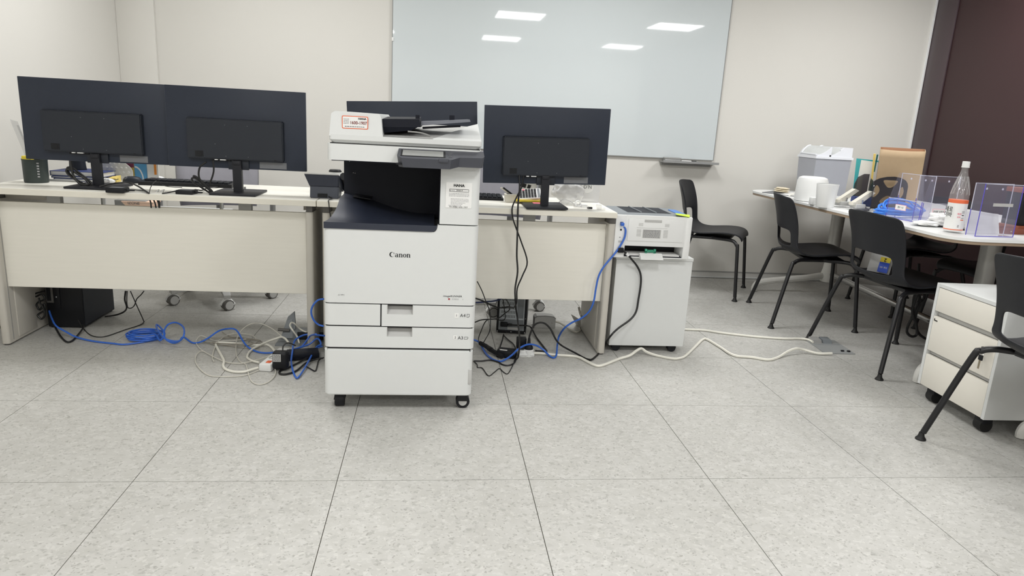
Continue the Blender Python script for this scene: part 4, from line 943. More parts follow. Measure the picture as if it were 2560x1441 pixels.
obj('cord', B().tube([(C.x-.004, A.y+.03, .03), (C.x+.03, A.y+.02, .025), (C.x+.07, A.y-.03, .008), (C.x+.10, A.y-.08, .005), (C.x+.13, A.y-.05, .005), (C.x+.14, A.y, .005)], .0055), GCAB, t)
# loose metal cable arm near the right leg
t = thing('cable_holder', 'grey bent metal cable holder beside the right desk leg', 'holder', (.78, 3.58, 0))
a0, a1 = fl(1431, 800, .02), fl(1440, 815, .004)
obj('flap', B().hexa([fl(1440, 812, .0), fl(1452, 822, .0), fl(1452, 822, .006), fl(1440, 812, .006), py(1428, 788, 3.50), py(1452, 803, 3.50), py(1452, 801, 3.51), py(1428, 786, 3.51)]), LEG, t)
obj('hook', B().tube([py(1447, 768, 3.56), py(1449, 778, 3.555), py(1453, 790, 3.54), fl(1464, 800, .035), fl(1467, 806, .02)], .006, 8), LEG, t)
# white power strip end, wall adapter, black box
a, c = fl(1294, 893), fl(1336, 893)
t = thing('power_strip', 'short white extension socket right of the copier with a black plug in it', 'power strip', ((a.x+c.x)/2, a.y+.02, 0))
obj('housing', B().box(a.x, c.x, a.y, a.y+.05, .0, .018, .006).lathe([(.026, .0), (.026, .03), (.022, .034), (.0, .034)], (c.x-.028, a.y+.025, 0), 20).lathe([(.024, 0), (.024, .026), (.02, .03), (0, .03)], (a.x+.026, a.y+.025, 0), 20), WHITE2, t)
obj('base_line', B().box(a.x+.004, c.x-.004, a.y-.0005, a.y+.0505, .008, .0095), LGREY, t)
ws = [Vector((c.x-.004, a.y+.025, .012)), fl(1352, 884, .008), fl(1390, 888, .007), fl(1440, 892, .007), fl(1465, 903, .007), fl(1485, 913, .007), fl(1502, 915, .007), fl(1530, 905, .007), fl(1550, 897, .007), fl(1575, 889, .02), fl(1592, 877, .03), fl(1604, 872, .035), fl(1616, 880, .02), fl(1640, 889, .007), fl(1680, 897, .007), fl(1700, 896, .007), fl(1715, 889, .007), fl(1740, 865, .007), fl(1757, 849, .007), fl(1770, 850, .007), fl(1800, 868, .007), fl(1835, 889, .007), fl(1880, 894, .007), fl(1920, 900, .007), fl(1945, 894, .007), fl(1968, 880, .02), fl(1990, 872, .03), fl(2010, 875, .02), fl(2045, 884, .010), fl(2080, 884, .012)]
cable('thick white extension lead snaking over the floor to the floor socket', ws, .0068, WCAB, name='extension_lead')
ws = [fl(1700, 822, .008), fl(1716, 824, .007), fl(1760, 826, .007), fl(1800, 832, .007), fl(1850, 838, .007), fl(1900, 843, .007), fl(1960, 847, .007), fl(2000, 847, .007), fl(2022, 850, .010), fl(2032, 856, .012)]
cable('white lead running straight from behind the cabinet to the floor socket', ws, .0065, WCAB, name='extension_lead')
pq = Vector((c.x-.028, a.y+.025, .034))
t = thing('power_plug', 'black round power plug standing in the white socket', 'plug', pq)
obj('plug_body', B().lathe([(.0, 0), (.022, 0), (.021, .012), (.009, .026), (.006, .055), (.0, .055)], pq, 16), BLACK, t)
obj('cord', B().tube([pq+Vector((0, 0, .05)), pq+Vector((.001, .0, .066))]+[py(u, v, pq.y+.001*i) for i, (u, v) in enumerate([(1329, 826), (1334, 816), (1342, 809), (1354, 807), (1366, 812), (1378, 826), (1390, 850)])]+[fl(1405, 865, .03), fl(1440, 884, .012), fl(1462, 896, .006), fl(1475, 900, .006)], .0045), BCAB, t)
t = thing('plug_adapter', 'black square plug adapter behind the white extension socket', 'adapter', (a.x+.02, a.y+.06, 0))
obj('housing', B().box(a.x+.0, a.x+.048, a.y+.052, a.y+.09, .022, .078, .004), BLACK, t); obj('prong_block', B().box(a.x+.012, a.x+.036, a.y+.02, a.y+.06, .03, .045, .002), RUBBER, t)
a = fl(1267, 897)
t = thing('power_adapter', 'black power brick with a white sticker on the floor right of the copier', 'adapter', (a.x, a.y+.03, 0), -.3)
obj('case', B().box(-.045, .045, -.03, .032, .0, .036, .006), BLACK, t, local=True)
obj('sticker', B().box(-.032, .006, -.02, -.008, .036, .0368), PAPER, t, local=True)
t = thing('inline_switch', 'long black connector lying on the floor beside the copier', 'connector', fl(1230, 885))
obj('body', B().tube([fl(1200, 858, .03), fl(1215, 866, .025), fl(1232, 878, .02), fl(1256, 892, .014)], .011, 8), BLACK, t)
obj('collar', B().tube([fl(1222, 871, .023), fl(1228, 875, .022)], .0125, 8, 0), RUBBER, t)
cable('thin black wire dangling in a long loop right of the copier', [py(1193, 704, 3.12), py(1205, 728, 3.13), py(1214, 752, 3.13), py(1224, 778, 3.13), py(1226, 800, 3.13), py(1224, 828, 3.12), fl(1214, 848, .03), fl(1208, 858, .03)], .0024, BCAB)
cable('black cord from behind the copier to the tower back', [py(1188, 746, 3.2), py(1205, 752, 3.25), py(1230, 764, 3.3), py(1250, 770, 3.35), py(1270, 768, 3.38), py(1284, 770, 3.30)], .004, BCAB)
cable('dark blue cord from behind the copier to the tower back', [py(1190, 757, 3.25), py(1215, 755, 3.3), py(1240, 752, 3.42), py(1258, 745, 3.49)], .004, NAVYBK)
cable('black cord looping before the tower back', [py(1188, 806, 3.15), py(1205, 800, 3.2), py(1235, 798, 3.3), py(1250, 794, 3.4), py(1262, 784, 3.42), py(1274, 774, 3.38), py(1272, 760, 3.40), py(1264, 748, 3.48)], .003, BCAB)
cable('black cord bending down to the inline connector', [py(1258, 750, 3.48), py(1261, 775, 3.46), py(1263, 795, 3.44), py(1255, 802, 3.42), py(1235, 798, 3.36), py(1215, 803, 3.2), fl(1202, 830, .06), fl(1196, 848, .03), fl(1200, 858, .03)], .0026, BCAB)
cable('black power lead from the tower inlet to the floor', [py(1272, 813, 3.49), py(1300, 814, 3.46), py(1318, 815, 3.42), fl(1328, 820, .03), fl(1340, 842, .008), fl(1355, 862, .006), fl(1365, 875, .006), fl(1366, 879, .006), fl(1352, 878, .008), fl(1338, 877, .01)], .0042, BCAB)
cable('black cord from the tower down to the power brick', [py(1259, 836, 3.40), fl(1256, 850, .02), fl(1250, 868, .03), fl(1248, 874, .04)], .0036, BCAB)
cable('black cord slanting from the tower to the white socket', [fl(1258, 838, .012), fl(1270, 850, .008), fl(1284, 862, .008), fl(1290, 880, .012), fl(1288, 905, .006), fl(1272, 914, .004), fl(1256, 912, .004), fl(1246, 906, .004), fl(1226, 901, .004), fl(1205, 903, .004), fl(1185, 903, .004)], .0036, BCAB)
cable('thin kinked black wire on the floor in front of the power brick', [fl(1184, 903, .004), fl(1193, 912, .003), fl(1194, 919, .003), fl(1206, 921, .003), fl(1221, 940, .003), fl(1235, 932, .003), fl(1248, 922, .003), fl(1258, 930, .003), fl(1269, 935, .003), fl(1280, 918, .003), fl(1287, 900, .004), fl(1289, 880, .008)], .0022, BCAB)
bl = [fl(1182, 849, .03), fl(1196, 855, .02), fl(1205, 868, .012), fl(1216, 886, .006), fl(1232, 899, .005), fl(1250, 904, .005), fl(1264, 899, .01), fl(1280, 888, .03), fl(1296, 873, .055), fl(1318, 862, .065), fl(1340, 864, .05), fl(1360, 876, .025), fl(1372, 889, .008), fl(1384, 895, .006), fl(1391, 888, .01), fl(1393, 866, .03), fl(1397, 843, .05), py(1410, 822, 3.25), py(1430, 807, 3.24), py(1452, 797, 3.22), py(1472, 780, 3.205), py(1484, 755, 3.19), py(1490, 720, 3.188), py(1497, 690, 3.186), py(1511, 665, 3.186), py(1534, 638, 3.19), py(1550, 616, 3.192), py(1561, 595, 3.193), py(1564, 575, 3.195), py(1558, 566, 3.205)]
cable('blue network cable climbing from the floor to the white printer', bl, .0046, BLUE, name='network_cable')

# ================================================================== WHITE PRINTER ON ITS CABINET
CX0, CX1, CYF = .895, 1.29, 3.245
t = thing('mobile_pedestal', 'white mobile pedestal cabinet under the white printer, its plain back showing', 'cabinet', ((CX0+CX1)/2, CYF+.27, 0))
obj('carcass', B().box(CX0+.003, CX1-.003, CYF+.002, CYF+.54, .035, .478, .001, 1), WHITE, t)
obj('top_board', B().box(CX0, CX1, CYF, CYF+.545, .479, .495, .0015, 1), WHITE, t)
for x in (.94, 1.235): 
    for y in (CYF+.035, CYF+.49): caster(t, x, y, .021, .034, BLACK, None, True, .036)
PX0, PX1, PYF, PZ = .865, 1.245, 3.20, .497
t = thing('laser_printer', 'small white laser printer seen from behind on a white cabinet', 'printer', ((PX0+PX1)/2, PYF+.17, PZ))
def ft_(x0, x1, y0, y1, z0, z1, b=.004): return B().box(x0, x1, y0, y1, z0, z1, b)
bd = B(); PT = PZ+.208
bd.box(PX0, PX0+.055, PYF, PYF+.30, PZ, PT, .004).box(PX1-.035, PX1, PYF, PYF+.30, PZ, PT, .006).box(PX0+.05, PX1-.03, PYF, PYF+.30, PZ+.060, PT, .001).box(PX0+.05, PX1-.03, PYF+.12, PYF+.30, PZ+.004, PZ+.064).box(PX0+.05, PX1-.03, PYF+.004, PYF+.13, PZ+.001, PZ+.006)
obj('housing', bd, WHITE2, t)
rd = B().box(PX0+.062, PX1-.042, PYF-.004, PYF+.002, PZ+.084, PZ+.192, .002)
door2 = obj('rear_door', rd, WHITE2, t)
obj('door_latch', B().box(PX0+.14, PX0+.225, PYF-.0055, PYF-.003, PZ+.177, PZ+.190, .001), LGREY, door2)
obj('door_rib', B().box(PX0+.105, PX0+.255, PYF-.0065, PYF-.004, PZ+.150, PZ+.1535), WHITE2, door2)
obj('rating_plate', B().box(PX0+.135, PX0+.225, PYF-.0048, PYF-.004, PZ+.101, PZ+.142), LABELG if False else LGREY, door2)
lines('small_print', [(PX0+.139, PX0+.22, PZ+.138-.0065*i, .003) for i in range(6)], PYF-.0049, INKG, door2, 12)
vt = B()
for x0, z0, z1 in ((PX0+.105, PZ+.108, PZ+.144), (PX0+.238, PZ+.104, PZ+.144), (PX0+.112, PZ+.158, PZ+.176), (PX0+.242, PZ+.158, PZ+.176)):
    for i in range(int((z1-z0)/.004)):
        vt.box(x0, x0+.022, PYF-.0046, PYF-.004, z0+.004*i, z0+.004*i+.0018)
obj('vent_slot', vt, LGREY, door2, kind='stuff')
obj('duplex_tray', B().box(PX0+.055, PX1-.036, PYF+.006, PYF+.118, PZ+.007, PZ+.0105), NAVYD, t)
obj('paper_stack', B().box(PX0+.068, PX1-.045, PYF+.012, PYF+.10, PZ+.0105, PZ+.017), PAPER, t)
obj('tray_flap', B().hexa([(PX0+.13, PYF-.03, PZ-.001), (PX0+.245, PYF-.03, PZ-.001), (PX0+.245, PYF+.005, PZ+.003), (PX0+.13, PYF+.005, PZ+.003), (PX0+.132, PYF-.03, PZ+.003), (PX0+.243, PYF-.03, PZ+.003), (PX0+.243, PYF+.005, PZ+.026), (PX0+.132, PYF+.005, PZ+.026)]), WHITE2, t)
obj('paper_stop', B().box(PX0+.158, PX0+.212, PYF+.0, PYF+.012, PZ+.03, PZ+.036, .001).box(PX0+.158, PX0+.168, PYF+.0, PYF+.012, PZ+.026, PZ+.046, .001).box(PX0+.202, PX0+.212, PYF+.0, PYF+.012, PZ+.026, PZ+.046, .001).box(PX0+.17, PX0+.20, PYF+.002, PYF+.01, PZ+.038, PZ+.042), GREEN, t)
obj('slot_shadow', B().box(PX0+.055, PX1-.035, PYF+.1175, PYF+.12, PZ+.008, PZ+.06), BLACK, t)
obj('network_port', B().box(PX0+.022, PX0+.036, PYF-.002, PYF+.004, PZ+.158, PZ+.174), BLACK, t)
obj('usb_port', B().box(PX0+.024, PX0+.032, PYF-.0015, PYF+.004, PZ+.132, PZ+.140).box(PX0+.024, PX0+.028, PYF-.0015, PYF+.004, PZ+.098, PZ+.101), BLACK, t)
obj('port_cover', B().box(PX0+.02, PX0+.044, PYF-.0008, PYF+.001, PZ+.074, PZ+.084), LGREY, t)
obj('network_plug', B().box(PX0+.021, PX0+.037, PYF-.022, PYF, PZ+.157, PZ+.172, .002), BLUE, t)
obj('power_inlet', B().box(PX0+.02, PX0+.048, PYF-.016, PYF+.001, PZ+.026, PZ+.05, .003), BLACK, t)
obj('top_cover', B().hexa([(PX0+.004, PYF+.006, PT-.001), (PX1-.006, PYF+.006, PT-.001), (PX1-.006, PYF+.29, PT-.001), (PX0+.004, PYF+.29, PT-.001), (PX0+.02, PYF+.03, PT+.006), (PX1-.02, PYF+.03, PT+.006), (PX1-.02, PYF+.28, PT+.008), (PX0+.02, PYF+.28, PT+.008)]), STEELD, t)
obj('top_recess', B().hexa([(PX0+.07, PYF+.06, PT+.003), (PX0+.29, PYF+.06, PT+.003), (PX0+.29, PYF+.27, PT+.006), (PX0+.07, PYF+.27, PT+.006), (PX0+.07, PYF+.06, PT+.0068), (PX0+.29, PYF+.06, PT+.0068), (PX0+.29, PYF+.27, PT+.0088), (PX0+.07, PYF+.27, PT+.0088)]), NAVYD, t)
for k in range(2): obj('top_rib', B().hexa([(PX0+.135+.075*k, PYF+.06, PT+.006), (PX0+.141+.075*k, PYF+.06, PT+.006), (PX0+.136+.075*k, PYF+.27, PT+.008), (PX0+.13+.075*k, PYF+.27, PT+.008), (PX0+.135+.075*k, PYF+.06, PT+.0115), (PX0+.141+.075*k, PYF+.06, PT+.0115), (PX0+.136+.075*k, PYF+.27, PT+.013), (PX0+.13+.075*k, PYF+.27, PT+.013)]), STEELD, t)
obj('control_strip', B().hexa([(PX1-.06, PYF+.06, PT+.004), (PX1-.018, PYF+.06, PT+.004), (PX1-.022, PYF+.2, PT+.007), (PX1-.06, PYF+.2, PT+.007), (PX1-.06, PYF+.06, PT+.008), (PX1-.018, PYF+.06, PT+.008), (PX1-.022, PYF+.2, PT+.011), (PX1-.06, PYF+.2, PT+.011)]), BLUEPL, t)
s = thing('sticky_note', 'lime green sticky note curling on top of the white printer', 'sticky note', (PX1-.05, PYF+.02, PT+.006))
obj('sheet', B().hexa([(PX1-.085, PYF-.002, PT+.010), (PX1-.02, PYF-.004, PT+.001), (PX1-.008, PYF+.03, PT+.008), (PX1-.08, PYF+.035, PT+.0125), (PX1-.085, PYF-.002, PT+.0114), (PX1-.02, PYF-.004, PT+.0024), (PX1-.008, PYF+.03, PT+.0094), (PX1-.08, PYF+.035, PT+.0139)]), LIME, s)
PCN = None
pw = [Vector((PX0+.045, PYF-.014, PZ+.036)), py(1570, 638, 3.19), py(1580, 650, 3.2), py(1592, 665, 3.22), py(1601, 685, 3.228), py(1602, 710, 3.228), py(1596, 750, 3.228), py(1590, 780, 3.226), py(1575, 800, 3.215), py(1545, 822, 3.19), py(1527, 840, 3.17), fl(1512, 862, .03), fl(1496, 885, .006), fl(1482, 898, .005), fl(1474, 901, .005)]
PCN = cable('black power cord hanging from the white printer past its cabinet', pw, .005, BCAB, name='power_cable').name
obj('cord_sleeve', B().tube([py(1566, 633, 3.188), py(1571, 640, 3.19)], .0065, 8, 0), WHITE2, bpy.data.objects[PCN])

# ================================================================== OFFICE CHAIRS BEHIND THE DESKS
def office_chair(label, cx, cy, rz, group):
    t = thing('office_chair', label, 'chair', (cx, cy, 0), rz, group)
    def L(b): return b
    obj('seat', B().box(-.24, .24, -.23, .23, .42, .49, .03, 3), LILAC, t, local=True)
    bk = B().grid(lambda u, v: ((u-.5)*.46*(1-.08*(v-.5)**2*4), -.25+.05*(2*u-1)**2-.04*v, .52+.40*v), 10, 8)
    sol = B(); 
    me_b = bk
    o = obj('backrest', me_b, LILAC, t, local=True); md = o.modifiers.new('thick', 'SOLIDIFY'); md.thickness = .035
    obj('back_spine', B().tube([(0, -.02, .40), (0, -.27, .40), (0, -.315, .52), (0, -.325, .62)], .022, 8), GREYP, t, local=True)
    for s in (-1, 1):
        a = obj('armrest', B().tube([(s*.22, 0, .44), (s*.29, 0, .46), (s*.30, 0, .62)], .016, 8).box(s*.30-.035, s*.30+.035, -.12, .14, .62, .65, .012), GREYP, t, local=True)
    obj('gas_column', B().cyl((0, 0, .10), (0, 0, .42), .025), BEADM, t, local=True)
    bs = B()
    for k in range(5):
        q = 2*PI*k/5+.45; d = Vector((math.cos(q), math.sin(q), 0)); n = Vector((-d.y, d.x, 0))
        bs.hexa([d*.02-n*.028+Vector((0, 0, .09)), d*.29-n*.018+Vector((0, 0, .066)), d*.29+n*.018+Vector((0, 0, .066)), d*.02+n*.028+Vector((0, 0, .09)), d*.02-n*.028+Vector((0, 0, .135)), d*.29-n*.018+Vector((0, 0, .085)), d*.29+n*.018+Vector((0, 0, .085)), d*.02+n*.028+Vector((0, 0, .135))])
    obj('star_base', bs, LGREY, t, local=True)
    for k in range(5):
        q = 2*PI*k/5+.45; d = Vector((math.cos(q)*.28, math.sin(q)*.28, .03)); ax = Vector((.5, -.86, 0))
        w_ = B().cyl(d-ax*.022, d+ax*.022, .03, seg=18)
        c_ = obj('caster', B().tube([d+Vector((0, 0, .0))+ax*.004-Vector((.034, 0, 0)), d+Vector((0, 0, .034))+ax*.0, d+Vector((.034, 0, .0))+ax*.0], .011, 8), WHITE2, t, local=True)
        obj('wheel', w_, BEADM, c_, local=True); obj('hub', B().cyl(d-ax*.0235, d+ax*.0235, .024, seg=18), LGREY, c_, local=True)
    return t
office_chair('lilac-grey office chair on casters behind the left desk', -1.235, 4.12, PI+.25, 'office chairs behind the desks')
office_chair('lilac-grey office chair on casters behind the right desk', .40, 4.12, PI-.3, 'office chairs behind the desks')

# ================================================================== BLACK CHAIRS
def make_chair():
    t = thing('plastic_chair', 'x', 'chair')
    prof = [(.222, .408), (.218, .431), (.19, .447), (.12, .449), (.03, .437), (-.06, .420), (-.13, .420), (-.178, .438), (-.200, .468), (-.207, .490), (-.213, .528), (-.218, .566), (-.226, .62), (-.239, .675), (-.253, .728), (-.262, .760), (-.266, .772)]
    half = [.175, .195, .208, .218, .224, .226, .224, .219, .212, .208, .206, .207, .209, .211, .212, .205, .17]
    wrapx = [0, 0, 0, 0, 0, 0, .01, .03, .045, .052, .055, .056, .055, .052, .046, .042, .04]
    wrapz = [-.012, -.008, 0, .004, .008, .012, .022, .028, .016, .006, 0, 0, 0, 0, 0, -.004, -.012]
    ts = [-1, -.93, -.72, -.36, 0, .36, .72, .93, 1]
    b = B(); V = []
    for (x, z), h, wx, wz in zip(prof, half, wrapx, wrapz):
        V.append([b.bm.verts.new((x+wx*abs(q)**2.2, q*h, z+wz*abs(q)**2.2)) for q in ts])
    for i in range(len(prof)-1):
        for j in range(8):
            if i in (8, 9, 10) and 2 <= j <= 5: continue
            b.bm.faces.new([V[i][j], V[i+1][j], V[i+1][j+1], V[i][j+1]])
    bmesh.ops.recalc_face_normals(b.bm, faces=b.bm.faces[:])
    o = obj('seat_shell', b, CHAIRM, t, ang=60, local=True)
    md = o.modifiers.new('thick', 'SOLIDIFY'); md.thickness = .011; md.offset = 0
    sb = o.modifiers.new('smooth', 'SUBSURF'); sb.levels = 2; sb.render_levels = 2
    r = .0115
    for s in (-1, 1):
        f = B().tube([(.02, s*.15, .402), (.12, s*.165, .402), (.17, s*.185, .398), (.195, s*.200, .373), (.203, s*.208, .35), (.2315, s*.243, .03)], r, 10, 5)
        k = obj('leg', f, BLKMET, t, local=True, ang=60)
        obj('glide', B().lathe([(.0, 0), (.0195, 0), (.0195, .004), (.012, .014), (.009, .03), (0, .03)], (.233, s*.245, 0), 14), RUBBER, k, local=True)
        f = B().tube([(.02, s*.15, .402), (-.07, s*.175, .402), (-.13, s*.205, .402), (-.165, s*.228, .388), (-.185, s*.242, .353), (-.262, s*.305, .03)], r, 10, 5)
        k = obj('leg', f, BLKMET, t, local=True, ang=60)
        obj('glide', B().lathe([(.0, 0), (.0195, 0), (.0195, .004), (.012, .014), (.009, .03), (0, .03)], (-.265, s*.308, 0), 14), RUBBER, k, local=True)
    obj('under_frame', B().box(-.10, .14, -.16, .16, .394, .414, .006).tube([(.05, -.155, .402), (.05, .155, .402)], .01, 8, 0), BLKMET, t, local=True)
    return t
ch = make_chair()
# position from the feet: front pair (.233, +-.245), rear pair (-.265, +-.308)
def seat_at(o, label, x, y, deg, group='black plastic chairs around the table'):
    o['label'] = label; o['group'] = group; o.location = (x, y, 0); o.rotation_euler = (0, 0, math.radians(deg)); return o
def from_rear(p, deg, side):        # centre when a rear foot (side +1 left, -1 right of the sitter) stands at p
    a = math.radians(deg); lx, ly = -.265, side*.308
    return p.x-(lx*math.cos(a)-ly*math.sin(a)), p.y-(lx*math.sin(a)+ly*math.cos(a))
def from_front(p, deg, side):
    a = math.radians(deg); lx, ly = .233, side*.245
    return p.x-(lx*math.cos(a)-ly*math.sin(a)), p.y-(lx*math.sin(a)+ly*math.cos(a))
DEG2 = -13
x, y = from_rear(fl(1927, 821), DEG2, -1); chair2 = seat_at(ch, 'black plastic chair at the table, the one below the white mug', x, y, DEG2)
x, y = from_front(fl(1836, 754), -31, -1); seat_at(copy_tree(ch), 'black plastic chair standing alone by the back wall behind the white printer', x, y, -31)
x, y = from_rear(fl(2199, 950), 2, -1); x -= .003; x3, y3 = x, y; seat_at(copy_tree(ch), 'black plastic chair with a yellow and blue packet on its seat', x, y, 2)
x, y = from_rear(fl(2301, 1099), 3, 1); seat_at(copy_tree(ch), 'black plastic chair cut off by the right picture edge, before the white drawers', x, y, 3)
seat_at(copy_tree(ch), 'black plastic chair across the table, under its far part', 3.205, 4.265, 180, 'black chairs on the far side of the table')
seat_at(copy_tree(ch), 'black plastic chair across the table, behind the bottle and close to the dark wall', 3.205, 3.545, 182, 'black chairs on the far side of the table')
# packet on the chair seat
t = thing('snack_packet', 'clear plastic packet with yellow 2 and blue band on the chair seat', 'packet', (x3-.1, y3+.05, .43))
PM = Matrix.Translation((x3-.09, y3+.07, .444)) @ Matrix.Rotation(math.radians(-62), 4, 'Z') @ Matrix.Rotation(math.radians(-14), 4, 'X') @ Matrix.Scale(.74, 4)
pf = B().grid(lambda u, v: (-.08+.16*u, .012*math.sin(PI*u)*math.sin(PI*min(1, v*1.1))+.006*noise.noise((u*4, v*4, 1)), .002+.155*v), 12, 10)
pf.grid(lambda u, v: (-.08+.16*u, -.014*math.sin(PI*u)*math.sin(PI*min(1, v*1.1)), .002+.155*v), 12, 10)
obj('film', pf.turn(PM), FILMB, t)
obj('blue_band', B().box(-.0, .07, -.0165, -.0155, .008, .08).turn(PM), BLUEPK, t)
obj('yellow_band', B().box(-.0, .07, -.0165, -.0155, .08, .115).turn(PM), YELL2, t)
text('packet_print', '2', (0, 0, 0), .034, INK, t, rot=PM @ Matrix.Translation((.035, -.0172, .097)) @ FRONT @ Matrix.Rotation(PI, 4, 'Z'), off=.001)
lines('small_print', [], 0, INKG, t) if False else None
text('packet_print', '칫솔 세트', (0, 0, 0), .014, PAPER, t, rot=PM @ Matrix.Translation((.035, -.0172, .045)) @ FRONT @ Matrix.Rotation(PI, 4, 'Z'))

# ================================================================== LONG TABLE
COLM = mat('leg_silver', (190, 189, 185), .38, metal=.25)
FOOTM = mat('foot_white', (222, 221, 216), .4)
TEDGE = mat('table_edge', (150, 132, 112), .5)
def table(label, x0, x1, y0, y1, feet):
    t = thing('meeting_table', label, 'table', ((x0+x1)/2, (y0+y1)/2, 0)); out = []
    for cx, cy, a0, r in ((x0+.13, y0+.13, PI, .13), (x1-.13, y0+.13, 1.5*PI, .13), (x1-.2, y1-.2, 0, .2), (x0+.2, y1-.2, .5*PI, .2)):
        for i in range(9): a = a0+PI/2*i/8; out.append((cx+r*math.cos(a), cy+r*math.sin(a)))
    cx, cy = (x0+x1)/2, (y0+y1)/2
    def tt(z0, z1, ins=0): return B().prism([(cx+(x-cx)*(1-ins), cy+(y-cy)*(1-ins), z0) for x, y in out], (0, 0, z1-z0))
    obj('tabletop', tt(.707, .72), WHITE2, t)
    obj('edge_band', tt(.693, .707, .004), TEDGE, t)
    for x in (x0+.15, x1-.17): obj('under_rail', B().box(x, x+.04, y0+.2, y1-.2, .67, .693, .004), BEADM, t)
    for c, tip in feet:
        k = obj('column', B().lathe([(.042, .12), (.040, .16), (.047, .693)], c, 20), COLM, t)
        for s_ in (1, -1):
            tp = c+(tip-c)*s_
            def pt(f, z): return Vector((c.x+(tp.x-c.x)*f, c.y+(tp.y-c.y)*f, z))
            obj('foot', B().tube([pt(0, .13), pt(.12, .128), pt(.3, .112), pt(.7, .088), pt(.9, .072), pt(.975, .055), pt(1, .028), pt(1, .004)], .024, 10, 4, r_end=.020), FOOTM, k)
        obj('hub', B().lathe([(.0, .085), (.055, .09), (.058, .14), (.048, .18), (.043, .23), (0, .23)], c, 20), FOOTM, k)
    obj('cross_bar', B().tube([feet[0][0]+Vector((0, 0, .15)), feet[1][0]+Vector((0, 0, .15))], .02, 12, 0), CHROME, t)
    return t
TT_ = table('long white-topped table with silver pedestal legs by the maroon wall', 2.252, 3.39, 2.735, 4.88, ((Vector((2.895, 4.665, 0)), Vector((2.335, 4.665, 0))), (Vector((2.755, 3.10, 0)), Vector((2.318, 2.87, 0)))))
table('second white table beyond the right picture edge, only one bent foot showing', 2.27, 3.40, .35, 2.42, ((Vector((2.9, 2.11, 0)), fl(2551, 1096)), (Vector((2.9, .55, 0)), Vector((2.35, .55, 0)))))
# looped black cord hanging below the table
bq = [py(u, v, 3.40+.004*i) for i, (u, v) in enumerate([(2297, 660), (2295, 725), (2288, 750), (2281, 775), (2286, 800), (2292, 780), (2300, 755), (2298, 735), (2290, 732), (2284, 750), (2281, 790), (2270, 815), (2268, 832), (2280, 842), (2292, 835), (2290, 805), (2286, 780), (2296, 760), (2308, 748), (2310, 735), (2303, 733), (2296, 750), (2288, 780), (2290, 815), (2297, 834), (2312, 846), (2330, 852)])]
for p in bq: p.z = max(p.z, .012)
cable('black bundled cord hanging below the table behind the packet chair', bq, .0075, BCAB, name='cord_bundle')

# ================================================================== DRAWER PEDESTAL
RX, RY = 2.172, 2.494
t = thing('drawer_pedestal', 'white three-drawer pedestal on casters with keys in its lock', 'cabinet', (RX, RY, 0), math.radians(-1.5))
PW, PD, PZ0, PZ1 = .2, .52, .068, .53
obj('carcass', B().box(.0, PD, -PW, -PW+.016, PZ0, PZ1, .001, 1).box(.0, PD, PW-.016, PW, PZ0, PZ1, .001, 1).box(0, PD, -PW+.016, PW-.016, PZ1-.016, PZ1, .001, 1).box(.022, PD, -PW+.016, PW-.016, PZ0, PZ0+.016).box(PD-.016, PD, -PW+.016, PW-.016, PZ0, PZ1-.016).box(.03, .04, -PW+.016, PW-.016, PZ0, PZ1-.016), WHITE, t, local=True)
dz = [(.070, .212), (.232, .386), (.410, .5115)]
for z0, z1 in dz:
    dd = obj('drawer', B().box(.001, .019, -PW+.0175, PW-.0175, z0, z1, .0015), mat('drawer_front', (230, 226, 216), .45, vary=.01), t, local=True)
    obj('pull_lip', B().box(.02, .03, -PW+.018, PW-.018, z1+.001, min(z1+.026, PZ1-.017)), LGREY, dd, local=True)
z1 = dz[1][1]
obj('dark_mark', B().box(-.0006, .002, PW-.045, PW-.025, z1-.020, z1-.016).box(-.0006, .002, PW-.028, PW-.025, z1-.020, z1-.010), INK, t, local=True)
lk = obj('lock', B().lathe([(0, 0), (.008, 0), (.008, .006), (0, .006)], (-.005, -PW+.04, z1-.040), 14, 'X'), CHROME, t, local=True)
ks = thing('key_ring', 'two keys with black heads hanging from the pedestal drawer lock', 'keys', (RX-.012, RY-PW+.04, z1-.04))
kz = z1-.04; kx, ky = RX-.012, RY-PW+.045
obj('key_head', B().box(kx-.016, kx-.004, ky-.004, ky+.018, kz-.012, kz+.006, .002), BLACK, ks)
obj('key_ring_wire', B().tube([(kx-.010+.006*math.cos(a), ky+.012+.003*math.sin(a), kz-.020+.009*math.sin(a)) for a in [2*PI*i/10 for i in range(10)]], .001, 5, 2, True), CHROME, ks)
obj('spare_head', B().box(kx-.014, kx-.008, ky+.004, ky+.024, kz-.050, kz-.028, .002), BLACK, ks)
obj('key_blade', B().hexa([(kx-.012, ky+.012, kz-.085), (kx-.010, ky+.012, kz-.085), (kx-.010, ky+.019, kz-.085), (kx-.012, ky+.019, kz-.085), (kx-.012, ky+.011, kz-.05), (kx-.010, ky+.011, kz-.05), (kx-.010, ky+.019, kz-.05), (kx-.012, ky+.019, kz-.05)]), BRASS, ks)
for (x, y) in ((.05, PW-.055), (.05, -PW+.055), (PD-.05, PW-.055), (PD-.05, -PW+.055)):
    R = .027
    w_ = B().cyl((x, y-.02, R), (x, y+.02, R), R, seg=20); f_ = B().box(x-.022, x+.022, y-.024, y+.024, R*1.3, PZ0+.001, .004)
    k = obj('caster', f_, BLACK, t, local=True); obj('wheel', w_, RUBBER, k, local=True)

